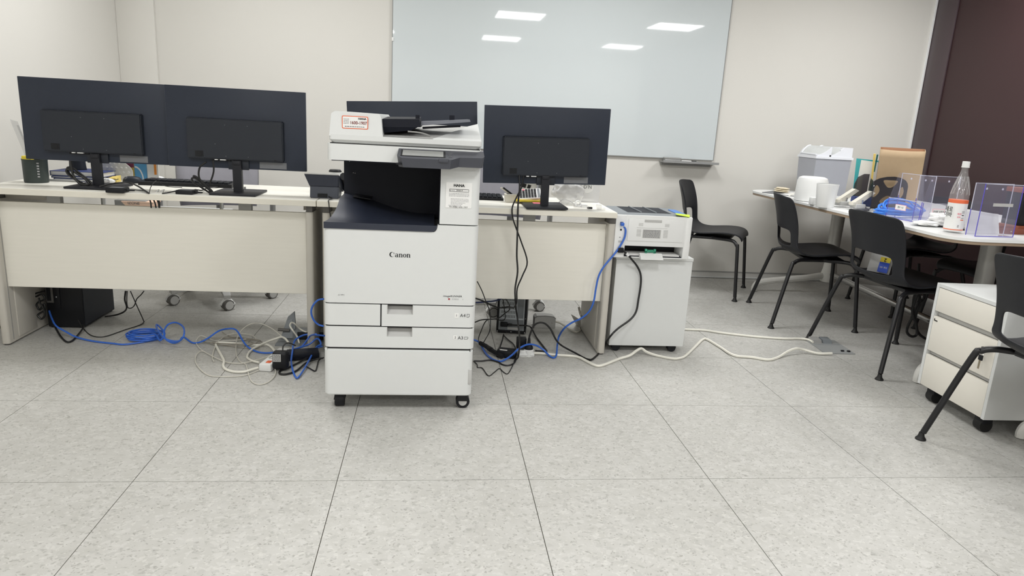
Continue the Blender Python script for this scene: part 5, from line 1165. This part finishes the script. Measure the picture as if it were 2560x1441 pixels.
# floor socket on the right
q0, q1, q2, q3 = Vector((2.095, 3.50, 0)), Vector((2.285, 3.515, 0)), Vector((2.235, 3.27, 0)), Vector((2.03, 3.255, 0))
t = thing('floor_socket', 'grey metal floor socket plate where the white leads end', 'floor socket', (2.16, 3.38, 0))
up = Vector((0, 0, .004))
q0, q1, q3, q2 = Vector((2.10, 3.50, .001)), Vector((2.27, 3.50, .001)), Vector((2.08, 3.27, .001)), Vector((2.25, 3.265, .001))
obj('plate', B().hexa([q3, q2, q1, q0, q3+up, q2+up, q1+up, q0+up]), SOCKM, t)
for i in range(2):
    x = 2.105+.06*i; obj('outlet_flap', B().hexa([(x, 3.43, .005), (x+.05, 3.43, .005), (x+.05, 3.49, .005), (x, 3.49, .005), (x, 3.44, .022), (x+.05, 3.44, .022), (x+.05, 3.485, .028), (x, 3.485, .028)]), STEELD if i else GREYP, t)
obj('outlet_slot', B().box(2.19, 2.205, 3.295, 3.305, .004, .012).box(2.222, 2.237, 3.29, 3.30, .004, .012), BLACK, t)
obj('cover_line', B().box(2.10, 2.25, 3.41, 3.414, .005, .0056), STEELD, t)

# ================================================================== THINGS ON THE TABLE
TT = .7205
# swing-lid bin
t = thing('recycling_bin', 'grey bin with a white twin swing lid standing on the far table end', 'bin', (2.77, 4.72, TT))
BY0, BY1 = 4.62, 4.83
def frus(x0, x1, y0, y1, z0, X0, X1, Y0, Y1, z1): return B().hexa([(x0, y0, z0), (x1, y0, z0), (x1, y1, z0), (x0, y1, z0), (X0, Y0, z1), (X1, Y0, z1), (X1, Y1, z1), (X0, Y1, z1)])
bx0, bx1 = 2.655, 2.885
obj('body', frus(bx0-.022, bx1, BY0, BY1, TT, bx0-.028, bx1+.005, BY0-.01, BY1+.02, TT+.255), TUBG, t)
obj('lid_rim', frus(bx0-.035, bx1+.012, BY0-.016, BY1+.026, TT+.252, bx0-.033, bx1+.012, BY0-.016, BY1+.026, TT+.268), TUBW, t)
zr = TT+.268
Lx0, Lx1 = bx0-.026, bx1+.005
hood = B()
hood.prism([(Lx1, BY0-.008, zr), (Lx1, BY0-.006, zr+.066), (Lx1-.062, BY0-.006, zr+.066), (Lx1-.09, BY0-.006, zr+.050), (Lx1-.09, BY0-.008, zr)], (0, .012, 0))
hood.prism([(Lx1, BY1+.018, zr), (Lx1, BY1+.018, zr+.066), (Lx1-.062, BY1+.018, zr+.066), (Lx0+.06, BY1+.018, zr+.066), (Lx0+.02, BY1+.018, zr+.045), (Lx0, BY1+.018, zr+.012), (Lx0, BY1+.018, zr)], (0, -.010, 0))
hood.box(Lx1-.062, Lx1, BY0, BY1+.012, zr+.052, zr+.066, .004).box(Lx1-.01, Lx1, BY0-.004, BY1+.012, zr, zr+.062)
hood.box(Lx0+.003, Lx1-.003, BY0, BY1+.006, zr-.002, zr+.006)
obj('lid_hood', hood, TUBW, t)
hw = (Lx1-.062-Lx0)
for i in range(2):
    xa = Lx0+.002+i*.46*hw; xb = xa+.52*hw
    S = [k/10 for k in range(11)]
    fcur = [(xa+(xb-xa)*q, zr+.008+.056*q**2.0) for q in S]
    bcur = [(xa+(xb-xa)*q*1.02, zr+.010+.058*math.sin(PI/2*min(1, q/.55))**.9) for q in S]
    fl_ = B().ring([[(f[0], BY0+.006, f[1]), (g[0], BY1+.004, g[1]), (g[0], BY1+.004, g[1]-.004), (f[0], BY0+.006, f[1]-.004)] for f, g in zip(fcur, bcur)])
    f1 = obj('swing_flap', fl_, TUBL, t)
    obj('flap_rim', B().tube([(g[0], BY1-.002, g[1]) for g in bcur[:7]], .006, 6, 0).tube([(xa, BY0, zr+.01), (xa, BY1, zr+.014)], .006, 6, 0), TUBW, f1)
    obj('divider', B().box(xb-.006, xb, BY0-.004, BY1+.004, zr, zr+.062, .002), TUBW, f1)
    obj('front_wave', B().prism([(f[0], BY0-.007, f[1]+.002) for f in fcur]+[(xb, BY0-.007, zr), (xa, BY0-.007, zr)], (0, .012, 0)), TUBW, f1)
# round white device, mug, hole punches
c = (2.36, 4.14)
t = thing('round_humidifier', 'round white domed device behind the white mug', 'humidifier', (*c, TT))
obj('dome', B().lathe([(.0, .003), (.097, .003), (.097, .02), (.092, .125), (.084, .145), (.066, .153), (0, .154)], (*c, TT), 32), WHITE2, t)
obj('base_ring', B().lathe([(0, 0), (.09, 0), (.09, .004), (0, .004)], (*c, TT), 24), LGREY, t)
c = (2.262, 3.80)
t = thing('white_mug', 'plain white tumbler standing on the table edge', 'mug', (*c, TT))
obj('mug_wall', B().lathe([(.0, 0), (.047, 0), (.049, .004), (.061, .132), (.0585, .132), (.046, .008), (0, .008)], (*c, TT), 32), WHITE2, t)
obj('mug_rim', B().lathe([(.0585, .131), (.0612, .131), (.0612, .1345), (.0585, .1345)], (*c, TT), 32, cap=False), WHITE2, t)
def punch(label, x, y, rz):
    t = thing('hole_punch', label, 'hole punch', (x, y, TT), rz, 'white hole punches on the table')
    obj('base', B().box(-.06, .06, -.04, .04, 0, .010, .004), CLEARB, t, local=True)
    obj('body', B().box(-.045, .02, -.028, .028, .010, .035, .005), LGREY, t, local=True)
    obj('lever', B().hexa([(-.055, -.017, .040), (-.02, -.017, .028), (-.02, .017, .028), (-.055, .017, .040), (.055, -.015, .110), (.082, -.015, .100), (.082, .015, .100), (.055, .015, .110)]), OFFW, t, local=True)
    obj('lever_foot', B().box(-.062, -.03, -.019, .019, .026, .046, .004), OFFW, t, local=True)
    obj('spring_post', B().cyl((.0, -.016, .03), (.0, -.016, .058), .006).cyl((.0, .016, .03), (.0, .016, .058), .006), CHROME, t, local=True)
    obj('paper_stop', B().box(.03, .095, -.045, -.041, .002, .006).box(.09, .095, -.045, -.0, .002, .006), CHROME, t, local=True)
punch('white lever hole punch right beside the white mug', 2.415, 3.86, .15)
punch('white lever hole punch before the black bookend', 2.435, 3.735, .15)
# notebook, wallet, small charger with its white cord
t = thing('grey_folder', 'thin dark folder lying at the far left end of the table', 'folder', (2.36, 4.45, TT))
FQ = [fl(1905, 482, TT), fl(1990, 492, TT), fl(2012, 486, TT), fl(1935, 478, TT)]
obj('cover', B().prism(FQ, (0, 0, .004)), LABELG, t); obj('sheet', B().prism([p+Vector((.0, .0, .004)) for p in (FQ[1]*.55+FQ[0]*.45, FQ[1], FQ[2], FQ[2]*.55+FQ[3]*.45)], (0, 0, .001)), PAPER, t)
c = fl(1952, 483, TT)
t = thing('folded_cloth', 'beige folded napkins on the folder at the far left table end', 'cloth', (c.x, c.y, TT+.005))
for i in range(3): obj('fold', B().ico((c.x+.004*i, c.y, TT+.013+.011*i), .05-.003*i, 2, (1, 1.3, .14), .25, 2, i), mat('beige_cloth', (224, 213, 188), .8), t)
c = fl(2025, 500, TT)
t = thing('charger', 'small white charger with a tangled cord left of the mug', 'charger', (c.x+.05, c.y, TT))
c5 = fl(2033, 512, TT)
obj('plug_body', B().box(c5.x-.022, c5.x+.022, c5.y-.02, c5.y+.02, TT, TT+.045, .006), WHITE2, t)
wp = [fl(u, v, TT+h) for u, v, h in ((1972, 490, .003), (1985, 484, .02), (1998, 478, .03), (2006, 487, .02), (2010, 500, .004), (2000, 493, .012), (1998, 501, .004), (2010, 490, .025), (2014, 500, .01), (2008, 502, .004), (2022, 490, .02), (2024, 500, .008), (2030, 500, .01))]
obj('cord', B().tube(wp, .004, 6, 5), WCAB, t)
# bookends, folders, kraft box
def plate(name, outer, holes, x0, W_, h, y, th, m, par):       # flat plate with cut-outs
    cu = bpy.data.curves.new('p', 'CURVE'); cu.dimensions = '2D'; cu.fill_mode = 'BOTH'; cu.extrude = th/2
    for k, poly in enumerate([outer]+holes):
        Pp = [Vector((a*W_, b*h, 0)) for a, b in poly]
        if k: Pp = crom(Pp, 4, True)
        sp_ = cu.splines.new('POLY'); sp_.points.add(len(Pp)-1); sp_.use_cyclic_u = True
        for q, pnt in zip(sp_.points, Pp): q.co = (pnt.x, pnt.y, 0, 1)
    o = bpy.data.objects.new('p', cu); COL.objects.link(o); bpy.context.view_layer.update()
    me = bpy.data.meshes.new_from_object(o.evaluated_get(bpy.context.evaluated_depsgraph_get()))
    bpy.data.objects.remove(o); bpy.data.curves.remove(cu); me.name = name; me.materials.clear()
    me.transform(Matrix.Translation((x0, y+th/2, TT)) @ FRONT)
    return obj(name, me, m, par)
def bookend(label, x0, x1, y, h, cut, m):
    t = thing('bookend', label, 'bookend', ((x0+x1)/2, y, TT))
    outer = [(0, 0), (0, .70), (.03, .79), (.09, .86), (.2, .93), (.4, .985), (.6, 1), (.78, .97), (.91, .90), (.97, .82), (1, .72), (1, 0)]
    holes = [[(.31, .865), (.50, .885), (.70, .875), (.69, .80), (.60, .69), (.51, .655), (.42, .69)], [(.09, .36), (.075, .52), (.12, .69), (.185, .71), (.25, .60), (.24, .48), (.15, .36)],
             [(.78, .36), (.76, .50), (.79, .64), (.86, .70), (.91, .60), (.91, .46), (.85, .35)], [(.30, .20), (.36, .33), (.5, .41), (.64, .33), (.70, .20), (.5, .15)]]
    plate('upright', outer, holes, x0, x1-x0, h, y, .004, m, t)
    obj('foot_plate', B().box(x0, x1, y, y+.05, TT, TT+.003), m, t)
    return t
KB = mat('bookend_black', (40, 36, 40), .45)
p0 = py(2171, 520, 3.72); p1 = py(2266, 500, 3.72)
bq = fl(2168, 521, TT); BK = bookend('black metal bookend with cut-out shapes in front of the kraft box', bq.x, py(2264, 500, bq.y).x, bq.y, py(2215, 441, bq.y).z-TT, True, KB)
t = thing('smoky_tray', 'smoky clear plastic stand left of the black bookend', 'stand', (2.52, 3.76, TT))
obj('side_wall', B().prism([(2.478, 3.70, TT+.004), (2.555, 3.86, TT+.004), (2.555, 3.86, TT+.16), (2.54, 3.83, TT+.178), (2.49, 3.73, TT+.165), (2.478, 3.70, TT+.14)], (.003, -.0015, 0)), SMOKY, t)
obj('lower_plate', B().box(2.44, 2.53, 3.69, 3.80, TT, TT+.004), SMOKY, t)
obj('edge', B().tube([(2.47, 3.685, TT+.006), (2.535, 3.685, TT+.006), (2.54, 3.69, TT+.03)], .004, 6, 3), LGREY, t)
t = thing('smoky_tray', 'smoky grey plastic holder behind the white hole punches', 'stand', (2.62, 4.12, TT))
obj('side_wall', B().prism([(2.56, 4.02, TT+.006), (2.675, 4.06, TT+.006), (2.675, 4.06, TT+.19), (2.635, 4.05, TT+.19), (2.585, 4.03, TT+.17), (2.563, 4.02, TT+.13)], (.002, -.004, 0)), SMOKY, t)
obj('base_box', B().box(2.545, 2.70, 3.965, 4.005, TT, TT+.055, .003), NAVYBK, t)
t = thing('teal_folder', 'teal card folder standing upright left of the kraft box', 'folder', (2.660, 4.095, TT))
obj('cover', B().hexa([(2.620, 4.105, TT), (2.740, 4.055, TT), (2.742, 4.059, TT), (2.622, 4.109, TT), (2.600, 4.100, TT+.28), (2.760, 4.045, TT+.272), (2.762, 4.049, TT+.272), (2.602, 4.104, TT+.28)]), TEAL, t)
obj('inner_sheet', B().hexa([(2.625, 4.093, TT), (2.735, 4.045, TT), (2.736, 4.048, TT), (2.626, 4.096, TT), (2.625, 4.087, TT+.272), (2.745, 4.035, TT+.262), (2.746, 4.038, TT+.262), (2.626, 4.090, TT+.272)]), PAPER, t)
def upright_strip(us, y, v0, v1):
    a, b_, c_, d_ = py(us[0], v0, y), py(us[1], v0, y), py(us[3], v1, y), py(us[2], v1, y); k = Vector((.046, .07, 0))
    if v0 > 490: a.z = b_.z = TT
    return B().hexa([a, b_, b_+k, a+k, d_, c_, c_+k, d_+k])
q = py(2174, 505, 3.95)
t = thing('yellow_folder', 'yellow paper folder edge standing beside the kraft box', 'folder', (q.x, 3.98, TT))
obj('cover', upright_strip((2172, 2176, 2184, 2190), 3.95, 505, 385), YELLOW, t)
obj('teal_divider', upright_strip((2184, 2187, 2192, 2196), 3.955, 430, 387), TEALD, t)
a_tl, a_tr = py(2201, 373, 3.93), py(2315, 379, 3.89)
t = thing('kraft_box', 'brown kraft card box standing open behind the black bookend', 'box', (2.80, 3.93, TT))
bl_, br_ = py(2184, 505, 3.93), py(2291, 515, 3.89); bl_.z = br_.z = TT
th = Vector((.045, .07, 0)); n_ = 10
fr_ = B()
def front(u, v):
    p = bl_.lerp(br_, u).lerp(a_tl.lerp(a_tr, u), v); return p+Vector((0, -.012*math.sin(PI*u)*v, -.004*math.sin(PI*u)*v))
def back(u, v):
    p = bl_.lerp(br_, u).lerp(a_tl.lerp(a_tr, u), v)+th; return p+Vector((0, .004*math.sin(PI*u)*v, .012*v))
fr_.grid(front, n_, 8); fr_.grid(lambda u, v: front(0, v).lerp(back(0, v), u), 2, 8); fr_.grid(lambda u, v: front(1, v).lerp(back(1, v), u), 2, 8); fr_.grid(lambda u, v: front(u, 0).lerp(back(u, 0), v), n_, 2)
bmesh.ops.remove_doubles(fr_.bm, verts=fr_.bm.verts[:], dist=1e-4)
o = obj('card_wall', fr_, KRAFT, t, ang=50); o.modifiers.new('thick', 'SOLIDIFY').thickness = .002
ib = B().grid(back, n_, 8)
o = obj('rear_wall', ib, KRAFTD, t); o.modifiers.new('thick', 'SOLIDIFY').thickness = .002
# blue coil
cc = Vector((2.50, 3.50, TT))
rnd = random.Random(11)
pts = loops((cc.x+.02, cc.y, TT+.008), .13, .08, 4, .03, 21, .1, wob=.35)
for k in range(6):
    hh, aa, jx, jy, tl = rnd.uniform(.05, .10), rnd.uniform(.085, .135), rnd.uniform(-.02, .02), rnd.uniform(-.015, .015), rnd.uniform(-.25, .25)
    for i in range(10):
        q = 2*PI*i/10
        pts.append(Vector((cc.x+.015+jx+aa*math.cos(q), cc.y+jy+.045*math.sin(q)+tl*.05*math.cos(q), max(TT+.006, TT+.012+hh*.5*(1+math.sin(q))+.02*tl*math.cos(q)))))
cable('bright blue coiled network cable on the table before the kraft box', pts, .0042, BLUE2, name='cable_coil', smooth=3)
# acrylic leaflet holders
def holder(label, loc, rz, W_, D_, HB, HF, tagtext=None, extra=False):
    t = thing('leaflet_holder', label, 'holder', (*loc, TT), rz, 'clear acrylic leaflet holders on the table')
    q = .003
    obj('back_plate', B().box(0, W_, D_-q, D_, 0, HB), ACRYL, t, local=True)
    obj('front_plate', B().box(0, W_, 0, q, 0, HF), ACRYL, t, local=True)
    obj('bottom_plate', B().box(0, W_, q, D_-q, 0, q), ACRYL, t, local=True)
    for x in (0, W_-q): obj('side_plate', B().prism([(x, q, q), (x, D_-q, q), (x, D_-q, HB), (x, D_-q-.02, HB), (x, q, HF if not extra else HB*.98)], (q, 0, 0)), ACRYL, t, local=True)
    e = B(); r = .0013
    e.box(-r, r, -r, r, 0, HF if not extra else HB).box(W_-r, W_+r, -r, r, 0, HF if not extra else HB).box(0, W_, -r, r, 0, 2*r).box(-r, r, D_-r, D_+r, 0, HB*.5)
    obj('tinted_edge', e, PURPLE, t, local=True)
    e = B(); e.box(0, W_, D_-r, D_+r, HB-2*r, HB).box(0, W_, -r, r, HF-2*r, HF).box(-r, r, D_-r, D_+r, HB*.5, HB).box(W_-r, W_+r, D_-r, D_+r, 0, HB)
    if extra: e.box(0, .04, -r, r, HB-2*r, HB)
    obj('bright_edge', e, EDGEW, t, local=True)
    hl = B()
    for fx in (.3, .72): hl.lathe([(.0, 0), (.005, 0), (.005, .001), (0, .001)], (W_*fx, D_-.002, HB-.025), 12, 'Y')
    obj('hang_hole', hl, EDGEW, t, local=True)
    if tagtext:
        fw = min(.07, W_*.4); x0 = W_*.25
        obj('label_border', B().box(x0, x0+fw, -.0015, 0, HF*.45, HF*.45+.028), PINKL, t, local=True)
        obj('label_face', B().box(x0+.003, x0+fw-.003, -.0022, -.0012, HF*.45+.003, HF*.45+.025), PAPER, t, local=True)
        o = text('label_print', tagtext, (0, 0, 0), .011, INK, t, rot=BASE[t.name] @ Matrix.Translation((x0+fw/2, -.0027, HF*.45+.014)) @ FRONT)
    if extra:
        obj('frosted_strip', B().box(W_*.3, W_*.82, -.001, 0, HB*.58, HB*.64), LGREY, t, local=True)
    return t
holder('clear acrylic leaflet holder standing before the blue cable coil', (2.402, 3.44), -PI/2+.16, .215, .06, .235, .105, '접수 1-2')
holder('clear acrylic leaflet holder partly hidden behind the bottle', (2.45, 3.235), .06, .235, .055, .235, .10, '안내문 요청서')
holder('clear acrylic leaflet holder at the near table end, right of the bottle', (2.405, 2.81), .10, .205, .05, .235, .235, None, True)
obj('paper_insert', B().hexa([(2.43, 2.90, TT), (2.62, 2.92, TT), (2.62, 2.922, TT), (2.43, 2.902, TT), (2.43, 2.93, TT+.10), (2.62, 2.95, TT+.09), (2.62, 2.952, TT+.09), (2.43, 2.932, TT+.10)]), PAPER, label='white paper standing behind the near acrylic holder', cat='paper')
# white bags between the holders
bag('plastic_bag', 'crumpled white plastic bag behind the drink bottle', (2.52, 3.12, TT+.032), (.095, .07, .034), mat('bag_white', (232, 232, 232), .3, vary=.03), 14, .5)
bag('white_pouch', 'flat white pouch lying at the table edge left of the bottle', (2.40, 3.12, TT+.012), (.075, .045, .013), WHITE2, 5, .3, 'pouch')
obj('dark_strip', B().box(2.42, 2.52, 3.0, 3.03, TT, TT+.006), BLACK, label='black flat strip lying on the table just behind the bottle', cat='strip')
# drink bottle
c = Vector((2.385, 2.925, TT))
t = thing('drink_bottle', 'clear plastic drink bottle with white cap and orange-white label', 'bottle', c)
R_ = .0395
obj('lower_body', B().lathe([(0, .0), (R_*.8, .0), (R_*.95, .006), (R_*.95, .012)], c, 28), CLEARB, t)
obj('bottle_neck', B().lathe([(R_, .150), (R_, .165), (R_*.97, .18), (R_*.82, .21), (R_*.6, .242), (R_*.42, .268), (R_*.34, .285), (R_*.34, .298)], c, 28), CLEARB, t)
b = B()
for k in range(12):
    a0 = 2*PI*k/12
    b.tube([(c.x+r*math.cos(a0+tw), c.y+r*math.sin(a0+tw), c.z+h) for r, h, tw in ((R_*.97, .175, 0), (R_*.84, .205, .25), (R_*.66, .233, .5), (R_*.5, .256, .75))], .0022, 5, 3)
obj('spiral_rib', b, CLEARB, t, kind='stuff')
lb = obj('paper_label', B().lathe([(R_*.97, .010), (R_*1.01, .012), (R_*1.01, .138), (R_*.97, .140)], c, 32), PAPER, t)
obj('orange_band', B().lathe([(R_*1.01, .136), (R_*1.012, .136), (R_*1.012, .150), (R_*1.0, .151)], c, 32), ORANGE, t)
obj('orange_line', B().lathe([(R_*1.012, .014), (R_*1.015, .014), (R_*1.015, .018), (R_*1.012, .018)], c, 32, cap=False), ORANGE, t)
obj('cap', B().lathe([(0, .296), (.0165, .296), (.0165, .299), (.0155, .300), (.0155, .322), (.014, .3235), (0, .3235)], c, 24), WHITE2, t)
va = math.atan2(-c.y, -c.x)     # the printed side faces the room
def on_label(name, s, dz, size, m, da, off=.0):
    a = va+da; n = Vector((math.cos(a), math.sin(a), 0)); X = Vector((-n.y, n.x, 0)); Mx = Matrix((X, Vector((0, 0, 1)), n)).transposed().to_4x4()
    return text(name, s, c+n*(R_*1.01+.0008)+Vector((0, 0, dz)), size, m, lb, rot=Mx, off=off)
on_label('label_print', '제로', .106, .026, INK, -.85); on_label('label_print', '이바', .082, .026, INK, -.85)
on_label('label_print', '제로', .088, .010, PINK, .35, 0); on_label('label_print', '음료', .074, .008, PINK, .35, 0)
for da, z, m_, w_ in ((.75, .083, INK, .010), (.75, .100, INKL, .012), (.75, .094, INKL, .012), (.75, .062, ORANGE, .014), (.75, .070, INKL, .012), (.45, .03, INKG, .006), (.45, .036, INKG, .006)):
    a = va+da; n = Vector((math.cos(a), math.sin(a), 0)); X = Vector((-n.y, n.x, 0)); Mx = Matrix((X, Vector((0, 0, 1)), n)).transposed().to_4x4(); Mx.translation = c+n*(R_*1.01+.0004)+Vector((0, 0, z))
    obj('print_block', B().box(-w_/2, w_/2, -.0016, .0016, -.0006, .0006).turn(Mx), m_, lb)
# brown strap and dark box at the near end
cc = (2.70, 2.97)
t = thing('brown_strap', 'brown leather strap loop lying behind the near acrylic holder', 'strap', (*cc, TT))
obj('loop', B().ring([[Vector((cc[0]+r*1.5*math.cos(a), cc[1]+r*.75*math.sin(a), TT+z)) for r, z in ((.060, .001), (.063, .001), (.063, .028), (.060, .028))] for a in [2*PI*i/28 for i in range(28)]], closed=True), BROWN, t)
obj('rivet', B().ico((cc[0]-.075, cc[1]-.03, TT+.012), .003, 1).ico((cc[0]-.02, cc[1]-.047, TT+.014), .003, 1), OFFW, t, kind='stuff')
t = thing('pen_stand', 'black box with brown wooden base at the right picture edge on the table', 'box', (2.80, 3.05, TT))
obj('wood_base', B().box(2.755, 2.86, 2.97, 3.09, TT, TT+.035, .003), mat('red_wood', (140, 76, 52), .5, vary=.15, stretch=(1, 12, 1)), t)
obj('black_body', B().box(2.765, 2.86, 2.985, 3.09, TT+.035, TT+.19, .003), BLACK, t)
obj('wood_cap', B().box(2.757, 2.86, 2.975, 3.09, TT+.19, TT+.212, .002), MATS['red_wood'], t)
t = thing('small_carton', 'pale yellow small carton behind the brown strap', 'box', (2.70, 3.11, TT))
obj('carton', B().box(2.69, 2.735, 3.10, 3.13, TT, TT+.055, .001), YELLOW, t); obj('flap', B().box(2.67, 2.689, 3.10, 3.128, TT, TT+.062, .001), PAPER, t)
